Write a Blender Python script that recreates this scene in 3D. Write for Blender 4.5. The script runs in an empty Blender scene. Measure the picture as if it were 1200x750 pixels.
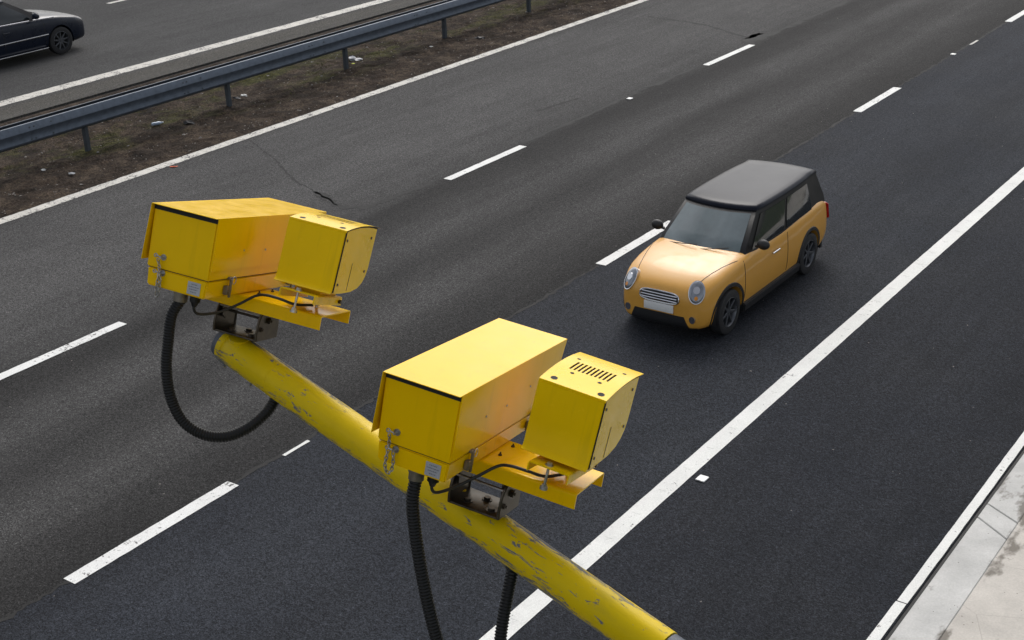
import bpy, bmesh, math, random
from mathutils import Vector, Matrix, noise as mnoise
random.seed(7)
R = math.radians
scn = bpy.context.scene
COL = scn.collection

# ------------------------------------------------------------------ camera
CAMLOC = Vector((5.75675, -6.15715, 6.98581))
YAW, PIT, ROL = -0.62793348, 0.41064261, -0.03643984
fwd = Vector((math.sin(YAW) * math.cos(PIT), math.cos(YAW) * math.cos(PIT), -math.sin(PIT)))
rt0 = fwd.cross(Vector((0, 0, 1))).normalized(); up0 = rt0.cross(fwd)
rt = rt0 * math.cos(ROL) + up0 * math.sin(ROL)
up = -rt0 * math.sin(ROL) + up0 * math.cos(ROL)
cd = bpy.data.cameras.new('camera'); cam = bpy.data.objects.new('camera', cd); COL.objects.link(cam)
cam.matrix_world = Matrix.Translation(CAMLOC) @ Matrix((rt, up, -fwd)).transposed().to_4x4()
cd.sensor_width = 36; cd.lens = 1632.05 / 1200 * 36; cd.clip_start = .1; cd.clip_end = 3000
cd.dof.use_dof = True; cd.dof.focus_distance = 4.3; cd.dof.aperture_fstop = 45
scn.camera = cam

# ------------------------------------------------------------------ light
SUN_EL, SUN_AZ = R(46), R(-28)      # azimuth: compass direction (from +Y clockwise) the light comes from
w = bpy.data.worlds.new("World"); scn.world = w; w.use_nodes = True
wn = w.node_tree.nodes; wl = w.node_tree.links
bg = wn['Background']; bg.inputs['Strength'].default_value = 0.15
sky = wn.new('ShaderNodeTexSky'); sky.sky_type = 'NISHITA'; sky.sun_disc = False
sky.sun_elevation = SUN_EL; sky.sun_rotation = SUN_AZ
sky.air_density = 1.0; sky.dust_density = 4.0; sky.ozone_density = 1.0
hs = wn.new('ShaderNodeHueSaturation'); hs.inputs['Saturation'].default_value = .32
tc = wn.new('ShaderNodeTexCoord'); nz = wn.new('ShaderNodeTexNoise')
nz.inputs['Scale'].default_value = 2.3; nz.inputs['Detail'].default_value = 5; nz.inputs['Roughness'].default_value = .5
mr = wn.new('ShaderNodeMapRange'); mr.inputs['From Min'].default_value = .35; mr.inputs['From Max'].default_value = .65
mr.inputs['To Min'].default_value = .55; mr.inputs['To Max'].default_value = 1.45
vm = wn.new('ShaderNodeVectorMath'); vm.operation = 'SCALE'
wl.new(tc.outputs['Generated'], nz.inputs['Vector']); wl.new(nz.outputs['Fac'], mr.inputs['Value'])
wl.new(sky.outputs['Color'], hs.inputs['Color']); wl.new(hs.outputs['Color'], vm.inputs[0])
wl.new(mr.outputs['Result'], vm.inputs['Scale']); wl.new(vm.outputs['Vector'], bg.inputs['Color'])
sd = bpy.data.lights.new('sun', 'SUN'); sd.energy = 0.62; sd.angle = R(25); sd.color = (1, .98, .94)
so = bpy.data.objects.new('sun', sd); COL.objects.link(so)
so.rotation_euler = (Vector((math.sin(SUN_AZ) * math.cos(SUN_EL), math.cos(SUN_AZ) * math.cos(SUN_EL), math.sin(SUN_EL)))
                     ).to_track_quat('Z', 'Y').to_euler()
scn.view_settings.view_transform = 'Standard'; scn.view_settings.look = 'None'
scn.view_settings.gamma = 1; scn.view_settings.exposure = 0.30
scn.view_settings.use_curve_mapping = False

# ------------------------------------------------------------------ node helpers
class NT:
    def __init__(s, name):
        s.m = bpy.data.materials.new(name); s.m.use_nodes = True
        s.n = s.m.node_tree.nodes; s.l = s.m.node_tree.links; s.b = s.n['Principled BSDF']
        s.tc = s.n.new('ShaderNodeTexCoord')
    def link(s, a, b): s.l.new(a, b)
    def put(s, sock, v):
        if hasattr(v, 'is_output') or isinstance(v, bpy.types.NodeSocket): s.l.new(v, sock)
        else: sock.default_value = v
    def mapping(s, scale=(1, 1, 1), rot=(0, 0, 0)):
        m = s.n.new('ShaderNodeMapping'); m.inputs['Scale'].default_value = scale; m.inputs['Rotation'].default_value = rot
        s.l.new(s.tc.outputs['Object'], m.inputs['Vector']); return m.outputs['Vector']
    def noise(s, scale, detail=3, rough=.5, vec=None, dist=0):
        t = s.n.new('ShaderNodeTexNoise'); t.inputs['Scale'].default_value = scale
        t.inputs['Detail'].default_value = detail; t.inputs['Roughness'].default_value = rough
        t.inputs['Distortion'].default_value = dist
        s.l.new(vec or s.tc.outputs['Object'], t.inputs['Vector']); return t.outputs['Fac']
    def voro(s, scale, out='Distance', vec=None, feat='F1'):
        t = s.n.new('ShaderNodeTexVoronoi'); t.feature = feat; t.inputs['Scale'].default_value = scale
        s.l.new(vec or s.tc.outputs['Object'], t.inputs['Vector']); return t.outputs[out]
    def rng(s, v, a, b, c=0., d=1., smooth=False):
        t = s.n.new('ShaderNodeMapRange'); t.inputs['From Min'].default_value = a; t.inputs['From Max'].default_value = b
        t.inputs['To Min'].default_value = c; t.inputs['To Max'].default_value = d
        if smooth: t.interpolation_type = 'SMOOTHSTEP'
        s.l.new(v, t.inputs['Value']); return t.outputs['Result']
    def math(s, op, a, b=0.):
        t = s.n.new('ShaderNodeMath'); t.operation = op; s.put(t.inputs[0], a); s.put(t.inputs[1], b); return t.outputs[0]
    def mix(s, f, a, b, blend='MIX'):
        t = s.n.new('ShaderNodeMix'); t.data_type = 'RGBA'; t.blend_type = blend
        s.put(t.inputs[0], f); s.put(t.inputs[6], a); s.put(t.inputs[7], b); return t.outputs[2]
    def ramp(s, v, stops):
        t = s.n.new('ShaderNodeValToRGB'); e = t.color_ramp.elements
        while len(e) < len(stops): e.new(.5)
        for el, (p, c) in zip(e, stops):
            el.position = p; el.color = c if len(c) == 4 else (*c, 1)
        s.l.new(v, t.inputs['Fac']); return t.outputs['Color']
    def sep(s, v=None):
        t = s.n.new('ShaderNodeSeparateXYZ'); s.l.new(v or s.tc.outputs['Object'], t.inputs[0]); return t.outputs
    def bump(s, h, strength, dist):
        t = s.n.new('ShaderNodeBump'); t.inputs['Strength'].default_value = strength; t.inputs['Distance'].default_value = dist
        s.l.new(h, t.inputs['Height']); s.l.new(t.outputs['Normal'], s.b.inputs['Normal'])
    def set(s, **k):
        for a, v in k.items():
            s.put(s.b.inputs[a.replace('_', ' ')], v)
        return s.m
def c4(r, g=None, b=None):
    return (r, r, r, 1) if g is None else (r, g, b, 1)

def simple(name, col, rough=.5, metal=0., var=.12, scale=20, coat=0., spec=.5):
    t = NT(name); n = t.noise(scale, 4, .6)
    f = t.rng(n, .3, .7, 1 - var, 1 + var)
    vmn = t.n.new('ShaderNodeVectorMath'); vmn.operation = 'SCALE'; vmn.inputs[0].default_value = col[:3]
    t.l.new(f, vmn.inputs['Scale'])
    t.set(Base_Color=vmn.outputs[0], Metallic=metal, Roughness=t.rng(n, .3, .7, max(0, rough - .06), rough + .06))
    t.b.inputs['Coat Weight'].default_value = coat; t.b.inputs['Coat Roughness'].default_value = .05
    t.b.inputs['Specular IOR Level'].default_value = spec
    return t.m

M = {}
def asphalt(name, banded):
    t = NT(name)
    X, Y, Z = t.sep()
    stretch = t.mapping((1, .12, 1))
    big = t.noise(.9, 5, .6, stretch)
    if banded == 'old':
        xx = t.math('ADD', X, t.rng(big, .2, .8, -.3, .3))
        f = t.rng(xx, -12.9, -3.7, 0, 1)
        P = lambda x: (x + 12.9) / 9.2
        G = lambda v: (v * 1.02, v * 1.0, v * .985)
        base = t.ramp(f, [(0, G(.055)), (P(-12.4), G(.074)), (P(-9.9), G(.082)), (P(-8.6), G(.070)), (P(-8.05), G(.056)),
                          (P(-7.75), G(.026)), (P(-7.2), G(.036)), (P(-6.6), G(.064)), (P(-5.9), G(.036)), (P(-5.0), G(.062)),
                          (P(-4.3), G(.032)), (P(-3.8), G(.024))])
    elif banded == 'far':
        f = t.rng(X, -30, -17.6, 0, 1)
        base = t.ramp(f, [(0, c4(.06)), (.45, c4(.052)), (.6, c4(.062)), (.82, c4(.06)), (.89, c4(.07)), (.92, c4(.080, .075, .066)), (1, c4(.075, .073, .068))])
    else:
        xx = t.math('ADD', X, t.rng(big, .2, .8, -.4, .4))
        f = t.rng(xx, -3.8, 2.7, 0, 1)
        base = t.ramp(f, [(0, c4(.021, .024, .031)), (.17, c4(.027, .031, .040)), (.35, c4(.020, .023, .030)), (.55, c4(.024, .0275, .035)), (.62, c4(.018, .0205, .027)), (1, c4(.0145, .0165, .0215))])
    pat = t.noise(.35, 6, .65)
    base = t.mix(t.rng(pat, .3, .72, .0, .28), base, c4(.05, .05, .05) if banded == 'new' else c4(.03, .03, .031))
    fine = t.noise(70, 3, .75)
    vo = t.voro(95, 'Color')
    sv = t.n.new('ShaderNodeSeparateColor'); t.l.new(vo, sv.inputs[0])
    sp = t.math('MULTIPLY', t.rng(sv.outputs[0], 0, 1, .4, 1.6), t.rng(t.noise(24, 4, .75), .3, .7, .6, 1.4))
    lane = t.rng(t.noise(1, 5, .65, t.mapping((3.5, .16, 1))), .3, .7, .88, 1.12)
    blot = t.rng(t.noise(.9, 6, .7, t.mapping((1, .5, 1)), .5), .32, .68, .86, 1.13)
    sp = t.math('MULTIPLY', sp, t.math('MULTIPLY', lane, blot))
    sp = t.math('MULTIPLY', sp, t.rng(fine, .3, .7, .72, 1.3))
    hot = t.math('GREATER_THAN', sv.outputs[1], .985)
    sp = t.math('ADD', sp, t.math('MULTIPLY', hot, 1.6 if banded != 'new' else 1.1))
    sp = t.math('MULTIPLY', sp, .86)
    v = t.n.new('ShaderNodeVectorMath'); v.operation = 'SCALE'; t.l.new(base, v.inputs[0]); t.l.new(sp, v.inputs['Scale'])
    t.set(Base_Color=v.outputs[0], Roughness=.9, Specular_IOR_Level=.12)
    h = t.math('ADD', fine, t.voro(95))
    t.bump(h, .55, .006)
    return t.m
M['asphalt_old'] = asphalt('worn asphalt', 'old')
M['asphalt_new'] = asphalt('new asphalt', 'new')
M['asphalt_far'] = asphalt('far asphalt', 'far')

def paint(name, wear, col=(.66, .66, .63)):
    t = NT(name)
    n = t.noise(22, 6, .75); n2 = t.noise(2.2, 3, .6)
    k = t.math('ADD', n, t.rng(n2, .3, .7, -.1, .1))
    worn = t.rng(k, wear, wear + .05, 0, 1)
    sp = t.math('MULTIPLY', t.rng(t.noise(90, 3, .75), .3, .7, .80, 1.12), t.rng(t.noise(1.3, 5, .7), .3, .7, .88, 1.06))
    v = t.n.new('ShaderNodeVectorMath'); v.operation = 'SCALE'; v.inputs[0].default_value = col; t.l.new(sp, v.inputs['Scale'])
    t.set(Base_Color=t.mix(worn, v.outputs[0], c4(.07, .068, .064)), Roughness=.7)
    t.bump(t.noise(120, 2, .7), .3, .003)
    return t.m
M['paint_new'] = paint('fresh road paint', .655)
M['paint_worn'] = paint('worn road paint', .545, (.52, .50, .455))
M['paint_mid'] = paint('road paint', .605, (.68, .68, .66))

def soil():
    t = NT('median soil')
    n = t.noise(1.6, 6, .65); f = t.noise(28, 5, .75); X, Y, Z = t.sep()
    base = t.ramp(n, [(.34, (.026, .019, .014)), (.5, (.062, .045, .033)), (.66, (.115, .086, .062))])
    moss = t.math('MULTIPLY', t.rng(t.noise(1.1, 5, .7, t.mapping((1, .45, 1))), .50, .62, 0, 1),
                  t.math('MULTIPLY', t.rng(X, -13.9, -14.4, 0, 1), t.rng(X, -17.2, -15.9, 0, 1)))
    base = t.mix(t.math('MULTIPLY', moss, .75), base, c4(.075, .078, .018))
    sp = t.math('MULTIPLY', t.rng(f, .3, .7, .3, 1.75), t.rng(t.noise(7, 5, .75), .35, .65, .5, 1.4))
    sp = t.math('MULTIPLY', sp, .86)
    v = t.n.new('ShaderNodeVectorMath'); v.operation = 'SCALE'; t.l.new(base, v.inputs[0]); t.l.new(sp, v.inputs['Scale'])
    t.set(Base_Color=v.outputs[0], Roughness=.95, Specular_IOR_Level=.15)
    t.bump(t.math('ADD', f, t.noise(7, 5, .75)), 1, .06)
    return t.m
M['soil'] = soil()
def grass_ground():
    t = NT('verge grass ground')
    n = t.noise(.6, 6, .7)
    t.set(Base_Color=t.ramp(n, [(.3, (.03, .045, .015)), (.55, (.05, .07, .02)), (.8, (.08, .07, .035))]), Roughness=.95)
    t.bump(t.noise(12, 5, .8), 1, .05); return t.m
M['grass_ground'] = grass_ground()

def concrete(name, col, warm=False):
    t = NT(name); X, Y, Z = t.sep()
    n = t.noise(2.4, 6, .62); f = t.noise(55, 4, .7)
    v = t.n.new('ShaderNodeVectorMath'); v.operation = 'SCALE'; v.inputs[0].default_value = col
    t.l.new(t.math('MULTIPLY', t.rng(n, .3, .7, .80, 1.10), t.rng(f, .3, .7, .9, 1.1)), v.inputs['Scale'])
    c = v.outputs[0]
    # damp stains that follow the slab joint
    edge = t.rng(t.math('ABSOLUTE', t.math('ADD', X, -3.09)), .0, .17, 1, 0)
    st = t.rng(t.math('ADD', t.noise(1.7, 5, .65, t.mapping((1, .55, 1))), t.math('MULTIPLY', edge, .16)), .60, .66, 0, 1)
    c = t.mix(t.math('MULTIPLY', st, .8), c, c4(.10, .085, .065))
    pit = t.math('LESS_THAN', t.voro(11, 'Distance'), .07)
    c = t.mix(t.math('MULTIPLY', pit, .7), c, c4(.09, .08, .07))
    hair = t.rng(t.voro(1.3, 'Distance', feat='DISTANCE_TO_EDGE'), 0, .006, .3, 0)
    if warm: c = t.mix(hair, c, c4(.14, .12, .10))
    t.set(Base_Color=c, Roughness=.85)
    t.bump(f, .35, .004); return t.m
M['concrete'] = concrete('grey channel concrete', (.46, .455, .435))
M['concrete_warm'] = concrete('warm apron concrete', (.47, .44, .395), True)
M['tar'] = simple('black joint filler', (.022, .021, .020), .8, var=.3)
M['crack'] = simple('crack', (.008, .0078, .0075), .9, var=.3)

def yellow(name, col=(.85, .515, .0003), rough=.17, chips=0.):
    t = NT(name)
    n = t.noise(5.5, 5, .6); n2 = t.noise(38, 4, .65)
    v = t.n.new('ShaderNodeVectorMath'); v.operation = 'SCALE'; v.inputs[0].default_value = col
    t.l.new(t.rng(n, .3, .7, .93, 1.05), v.inputs['Scale']); c = v.outputs[0]
    c = t.mix(t.rng(n, .45, .75, 0, .12), c, c4(.62, .36, .004))
    # small specks and scuffs
    vo = t.voro(26, 'Distance'); spk = t.math('MULTIPLY', t.rng(vo, .03, .06, 1, 0), t.rng(n2, .60, .66, 0, 1))
    c = t.mix(t.math('MULTIPLY', spk, .55), c, c4(.12, .09, .03))
    # dusty run marks down the faces
    run = t.rng(t.noise(30, 3, .6, t.mapping((1, 1, .08))), .58, .72, 0, .16)
    c = t.mix(run, c, c4(.36, .23, .01))
    r = t.rng(t.noise(14, 4, .6), .3, .7, rough - .05, rough + .09)
    if chips:
        st = t.noise(54, 6, .76, t.mapping((1, 1, .22)), .8)
        zone = t.noise(2.6, 3, .55, t.mapping((1.6, 1.6, 1)))
        X, Y, Z = t.sep()
        low = t.rng(Y, -.045, .005, .125, -.022)       # the scraped flank of the arm
        low2 = t.math('MULTIPLY', t.rng(Y, .038, .050, 0, .11), t.rng(X, .012, .026, 0, 1))
        k = t.math('ADD', t.math('ADD', st, t.rng(zone, .3, .7, -.10, .09)), t.math('ADD', low, low2))
        chip = t.rng(k, .572, .584, 0, 1)
        rim = t.rng(k, .552, .572, 0, 1)
        c = t.mix(t.math('MULTIPLY', rim, .3), c, c4(.30, .26, .10))
        c = t.mix(chip, c, c4(.15, .155, .165))
        dirt = t.rng(t.noise(9, 5, .7, t.mapping((1, 1, .4))), .55, .8, 0, .4)
        c = t.mix(dirt, c, c4(.26, .22, .05))
        r = t.math('ADD', r, t.math('MULTIPLY', chip, .2))
        t.bump(t.math('MULTIPLY', chip, -1), .4, .001)
    else:
        t.bump(t.noise(5, 2, .5), .05, .02)
    t.b.inputs['Specular Tint'].default_value = (1, .80, .30, 1)
    t.set(Base_Color=c, Roughness=r, Specular_IOR_Level=.30)
    return t.m
M['yellow'] = yellow('yellow enamel')
M['yellow_lamp'] = yellow('yellow enamel lamp', (.83, .535, .0003), .22)
M['yellow_pole'] = yellow('chipped yellow pole paint', (.66, .475, .004), .4, 1.)
M['dark_steel'] = simple('weathered brown steel', (.085, .070, .055), .38, .85, .35, 30)
M['zinc'] = simple('zinc plated steel', (.42, .41, .40), .35, .9, .25, 60)
M['galv'] = simple('galvanised steel', (.085, .105, .135), .45, .5, .22, 9)
M['galv_dark'] = simple('weathered galvanised post', (.055, .065, .075), .6, .3, .25, 9)
M['pipe_grey'] = simple('blue grey pipe coating', (.065, .075, .095), .5, 0, .2, 12)
M['rubber'] = simple('black hose plastic', (.005, .005, .0055), .42, 0, .25, 30, spec=.3)
M['cable'] = simple('black cable', (.014, .014, .014), .5, 0, .2, 30)
M['gland'] = simple('gland metal', (.19, .165, .13), .45, .7, .3, 40)
M['black_in'] = simple('black joints and recess shade', (.006, .006, .005), .8, 0, .1, 20)
M['plate'] = simple('grey data plate', (.40, .41, .43), .4, .2, .1, 60)
M['ink'] = simple('grey print', (.17, .17, .19), .6, 0, .1, 60)
M['litter_white'] = simple('white litter', (.62, .62, .60), .5, 0, .2, 20)
M['litter_blue'] = simple('pale blue litter', (.28, .36, .46), .3, 0, .2, 20)
M['litter_orange'] = simple('orange litter', (.75, .12, .03), .5, 0, .2, 20)
M['litter_yellow'] = simple('lime litter', (.60, .65, .03), .5, 0, .2, 20)
M['litter_black'] = simple('black litter', (.012, .011, .011), .6, 0, .2, 20)
M['litter_grey'] = simple('grey plastic bag', (.30, .31, .33), .4, 0, .3, 20)
M['stud'] = simple('white road stud', (.72, .72, .70), .35, 0, .2, 40)
M['stone'] = simple('pale grit', (.22, .20, .18), .8, 0, .5, 300)
M['tuft'] = simple('dry tuft', (.085, .085, .028), .9, 0, .5, 3)

# ------------------------------------------------------------------ mesh helpers
class MB:
    def __init__(s): s.bm = bmesh.new()
    def face(s, pts): return s.bm.faces.new([s.bm.verts.new(p) for p in pts])
    def box(s, a, b, bev=0., seg=2, mat=None):
        x0, y0, z0 = a; x1, y1, z1 = b
        v = [s.bm.verts.new(p) for p in ((x0, y0, z0), (x1, y0, z0), (x1, y1, z0), (x0, y1, z0), (x0, y0, z1), (x1, y0, z1), (x1, y1, z1), (x0, y1, z1))]
        fs = [s.bm.faces.new([v[i] for i in f]) for f in ((3, 2, 1, 0), (4, 5, 6, 7), (0, 1, 5, 4), (1, 2, 6, 5), (2, 3, 7, 6), (3, 0, 4, 7))]
        if mat: bmesh.ops.transform(s.bm, matrix=mat, verts=v)
        if bev:
            es = list({e for f in fs for e in f.edges})
            bmesh.ops.bevel(s.bm, geom=es, offset=bev, segments=seg, affect='EDGES', profile=.5)
        return s
    def hexa(s, v8, bev=0., seg=2):          # v8: bottom ring 4, top ring 4
        v = [s.bm.verts.new(p) for p in v8]
        fs = [s.bm.faces.new([v[i] for i in f]) for f in ((3, 2, 1, 0), (4, 5, 6, 7), (0, 1, 5, 4), (1, 2, 6, 5), (2, 3, 7, 6), (3, 0, 4, 7))]
        if bev:
            es = list({e for f in fs for e in f.edges})
            bmesh.ops.bevel(s.bm, geom=es, offset=bev, segments=seg, affect='EDGES')
        return s
    def prism(s, poly, mfun, t0, t1, bev=0.):  # poly in 2D, mfun(u, v, t) -> 3D
        a = [s.bm.verts.new(mfun(u, v, t0)) for u, v in poly]; b = [s.bm.verts.new(mfun(u, v, t1)) for u, v in poly]
        n = len(poly); fs = [s.bm.faces.new(a[::-1]), s.bm.faces.new(b)]
        for i in range(n):
            j = (i + 1) % n; fs.append(s.bm.faces.new((a[i], a[j], b[j], b[i])))
        if bev:
            es = list({e for f in fs[:2] for e in f.edges})
            bmesh.ops.bevel(s.bm, geom=es, offset=bev, segments=2, affect='EDGES')
        return s
    def sweep(s, prof, mfun, ts):             # open profile swept along ts
        rows = [[s.bm.verts.new(mfun(u, v, t)) for u, v in prof] for t in ts]
        for r0, r1 in zip(rows, rows[1:]):
            for i in range(len(prof) - 1): s.bm.faces.new((r0[i], r0[i + 1], r1[i + 1], r1[i]))
        return s
    def cyl(s, p, q, r, n=16, r2=None, cap=True):
        p, q = Vector(p), Vector(q); d = (q - p).normalized(); a = d.orthogonal().normalized(); b = d.cross(a)
        r2 = r if r2 is None else r2
        A = [s.bm.verts.new(p + (a * math.cos(t) + b * math.sin(t)) * r) for t in [2 * math.pi * i / n for i in range(n)]]
        B = [s.bm.verts.new(q + (a * math.cos(t) + b * math.sin(t)) * r2) for t in [2 * math.pi * i / n for i in range(n)]]
        for i in range(n):
            j = (i + 1) % n; s.bm.faces.new((A[i], A[j], B[j], B[i]))
        if cap: s.bm.faces.new(A[::-1]); s.bm.faces.new(B)
        return s
    def tube(s, pts, rfun, n=14, step=None, closed=False):
        P = [Vector(p) for p in pts]
        prev = None; rings = []
        N = len(P)
        for i, p in enumerate(P):
            if closed: d = (P[(i + 1) % N] - P[i - 1]).normalized()
            else: d = (P[min(i + 1, N - 1)] - P[max(i - 1, 0)]).normalized()
            a = d.orthogonal().normalized() if prev is None else (prev - d * prev.dot(d)).normalized()
            prev = a; b = d.cross(a); r = rfun(i) if callable(rfun) else rfun
            rings.append([s.bm.verts.new(p + (a * math.cos(2 * math.pi * k / n) + b * math.sin(2 * math.pi * k / n)) * r) for k in range(n)])
        m = N if closed else N - 1
        for i in range(m):
            A, B = rings[i], rings[(i + 1) % N]
            for k in range(n):
                j = (k + 1) % n; s.bm.faces.new((A[k], A[j], B[j], B[k]))
        if not closed: s.bm.faces.new(rings[0][::-1]); s.bm.faces.new(rings[-1])
        return s
    def disc(s, c, nrm, r, n=20, sx=1.):
        c, nrm = Vector(c), Vector(nrm).normalized(); a = nrm.orthogonal().normalized(); b = nrm.cross(a)
        s.bm.faces.new([s.bm.verts.new(c + a * math.cos(t) * r * sx + b * math.sin(t) * r) for t in [2 * math.pi * i / n for i in range(n)]])
        return s
    def build(s, name, mat, parent=None, smooth=True, angle=35, recalc=True):
        if recalc: bmesh.ops.recalc_face_normals(s.bm, faces=s.bm.faces)
        me = bpy.data.meshes.new(name); s.bm.to_mesh(me); s.bm.free()
        me.materials.append(mat if not isinstance(mat, str) else M[mat])
        if smooth:
            for p in me.polygons: p.use_smooth = True
            me.set_sharp_from_angle(angle=R(angle))
        o = bpy.data.objects.new(name, me); COL.objects.link(o)
        if parent: o.parent = parent
        return o
def tag(o, label=None, cat=None, group=None, kind=None):
    for k, v in (('label', label), ('category', cat), ('group', group), ('kind', kind)):
        if v: o[k] = v
    return o
def empty(name, mat):
    o = bpy.data.objects.new(name, None); COL.objects.link(o); o.matrix_world = mat; o.empty_display_size = .1; return o
def children(o): return [c for c in COL.objects if c.parent == o]
def spline(pts, n=12):
    P = [Vector(p) for p in pts]; P = [P[0] * 2 - P[1]] + P + [P[-1] * 2 - P[-2]]; out = []
    for i in range(1, len(P) - 2):
        for k in range(n):
            t = k / n; a, b, c, d = P[i - 1:i + 3]
            out.append(.5 * ((2 * b) + (c - a) * t + (2 * a - 5 * b + 4 * c - d) * t * t + (3 * b - a - 3 * c + d) * t ** 3))
    out.append(P[-2]); return out
def resample(P, step):
    L = [0]
    for a, b in zip(P, P[1:]): L.append(L[-1] + (b - a).length)
    n = max(2, int(L[-1] / step)); out = []; j = 0
    for i in range(n + 1):
        t = L[-1] * i / n
        while j < len(L) - 2 and L[j + 1] < t: j += 1
        k = (t - L[j]) / max(1e-9, L[j + 1] - L[j]); out.append(P[j].lerp(P[j + 1], k))
    return out
def fold(prof, th):                             # turn an open polyline into a thin closed section
    P = [Vector((u, v)) for u, v in prof]; off = []
    for i in range(len(P)):
        d = (P[min(i + 1, len(P) - 1)] - P[max(i - 1, 0)]).normalized(); off.append(P[i] + Vector((-d.y, d.x)) * th)
    return [tuple(p) for p in P] + [tuple(p) for p in off[::-1]]

# ------------------------------------------------------------------ setting
def sheet(name, x0, x1, y0, y1, z, mat, nx=1, ny=1):
    m = MB()
    for i in range(nx):
        for j in range(ny):
            a, b = x0 + (x1 - x0) * i / nx, x0 + (x1 - x0) * (i + 1) / nx
            c, d = y0 + (y1 - y0) * j / ny, y0 + (y1 - y0) * (j + 1) / ny
            m.face([(a, c, z), (b, c, z), (b, d, z), (a, d, z)])
    bmesh.ops.remove_doubles(m.bm, verts=m.bm.verts, dist=1e-5)
    o = m.build(name, mat, smooth=False); tag(o, kind='structure'); return o
YA, YB = -120, 400
sheet('ground', -600, 600, -500, 900, -.10, 'grass_ground')
m = MB(); m.box((-12.88, YA, -.2), (-3.722, YB, 0)); tag(m.build('road_worn_lanes', 'asphalt_old', smooth=False), kind='structure')
m = MB(); m.box((-3.718, YA, -.2), (2.665, YB, .003)); tag(m.build('road_new_lane', 'asphalt_new', smooth=False), kind='structure')
m = MB(); m.box((-34, YA, -.2), (-17.93, YB, .0)); tag(m.build('road_opposite', 'asphalt_far', smooth=False), kind='structure')
# drain slot beside the opposite carriageway
m = MB(); m.box((-17.925, YA, -.2), (-17.80, YB, -.05)); tag(m.build('drain_slot', 'black_in', smooth=False), kind='structure')
# median soil: uneven ground
m = MB(); bm = m.bm; NX, NY = 66, 620; x0, x1, y0, y1 = -17.80, -12.885, -20, 60
g = []
for j in range(NY + 1):
    row = []
    for i in range(NX + 1):
        x = x0 + (x1 - x0) * i / NX; y = y0 + (y1 - y0) * j / NY
        e = min(1, min(x - x0, x1 - x) / .25)
        z = -.012 + e * (.05 * mnoise.noise(Vector((x * 1.1, y * .7, 0))) + .045 * mnoise.noise(Vector((x * 4, y * 3, 3))) + .035 * mnoise.noise(Vector((x * 11, y * 9, 7))) + .03)
        row.append(bm.verts.new((x, y, z)))
    g.append(row)
for j in range(NY):
    for i in range(NX): bm.faces.new((g[j][i], g[j][i + 1], g[j + 1][i + 1], g[j + 1][i]))
tag(m.build('median_soil', 'soil', angle=180), kind='structure')
sheet('median_soil_distance', -17.80, -12.885, 60, YB, -.01, 'soil'); sheet('median_soil_behind', -17.80, -12.885, YA, -20, -.01, 'soil')

def line_strip(name, x0, x1, y0, y1, z, mat, jag=0., seed=0):
    rr = random.Random(seed); m = MB(); y = y0; L = []; Rr = []
    st = .12
    n = max(1, int((y1 - y0) / st))
    for i in range(n + 1):
        y = y0 + (y1 - y0) * i / n
        L.append((x0 + rr.uniform(-jag, jag), y, z)); Rr.append((x1 + rr.uniform(-jag, jag), y, z))
    a = [m.bm.verts.new(p) for p in L]; b = [m.bm.verts.new(p) for p in Rr]
    for i in range(n): m.bm.faces.new((a[i], b[i], b[i + 1], a[i + 1]))
    return tag(m.build(name, mat, smooth=False), kind='structure')
line_strip('edge_line_median', -12.852, -12.628, -20, 90, .006, 'paint_worn', .009, 1)
line_strip('edge_line_opposite', -19.27, -18.90, -20, 90, .006, 'paint_worn', .009, 2)
line_strip('edge_line_verge', 2.555, 2.648, -20, 3.62, .008, 'paint_new', .002, 3)
line_strip('edge_line_verge', 2.563, 2.652, 3.632, 90, .0085, 'paint_new', .002, 4)
line_strip('edge_line_shoulder', -.1, .1, -20, 90, .008, 'paint_new', .002, 5)
m = MB()
for i in range(-20, 160):                       # raised ribs of the shoulder line
    y = i * .5 + .18
    m.box((-.05, y - .012, .0075), (.03, y + .012, .0102), .001, 1); m.box((-.012, y - .05, .0075), (.002, y + .012, .0098), .001, 1)
tag(m.build('edge_line_ribs', 'paint_new'), kind='structure')
m = MB()
for i in range(-20, 160):
    y = i * .42 + .1
    m.box((-12.84, y - .02, .006), (-12.64, y + .02, .009)); m.box((-19.25, y - .02, .006), (-18.92, y + .02, .009))
tag(m.build('edge_line_ribs', 'paint_worn'), kind='structure')
def dash(x0, x1, y0, y1, z, mat, seed):
    o = line_strip('lane_mark', x0, x1, y0, y1, z, mat, .003, seed); return o
for k in range(-1, 8): dash(-3.79, -3.63, 9 * k, 9 * k + 2.03, .0075, 'paint_mid', 20 + k)
for k in range(-1, 8): dash(-7.985, -7.83, 2.0 + 9 * k, 4.09 + 9 * k + .1, .0065, 'paint_mid', 40 + k)
for k in range(-2, 8): dash(-26.0, -25.83, 19.0 + 9 * k, 21.0 + 9 * k, .006, 'paint_worn', 60 + k)
# remnants of an older marking
dash(-3.70, -3.655, 2.72, 3.10, .0075, 'paint_new', 81); dash(-3.72, -3.67, 24.3, 24.8, .0075, 'paint_worn', 82)

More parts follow.
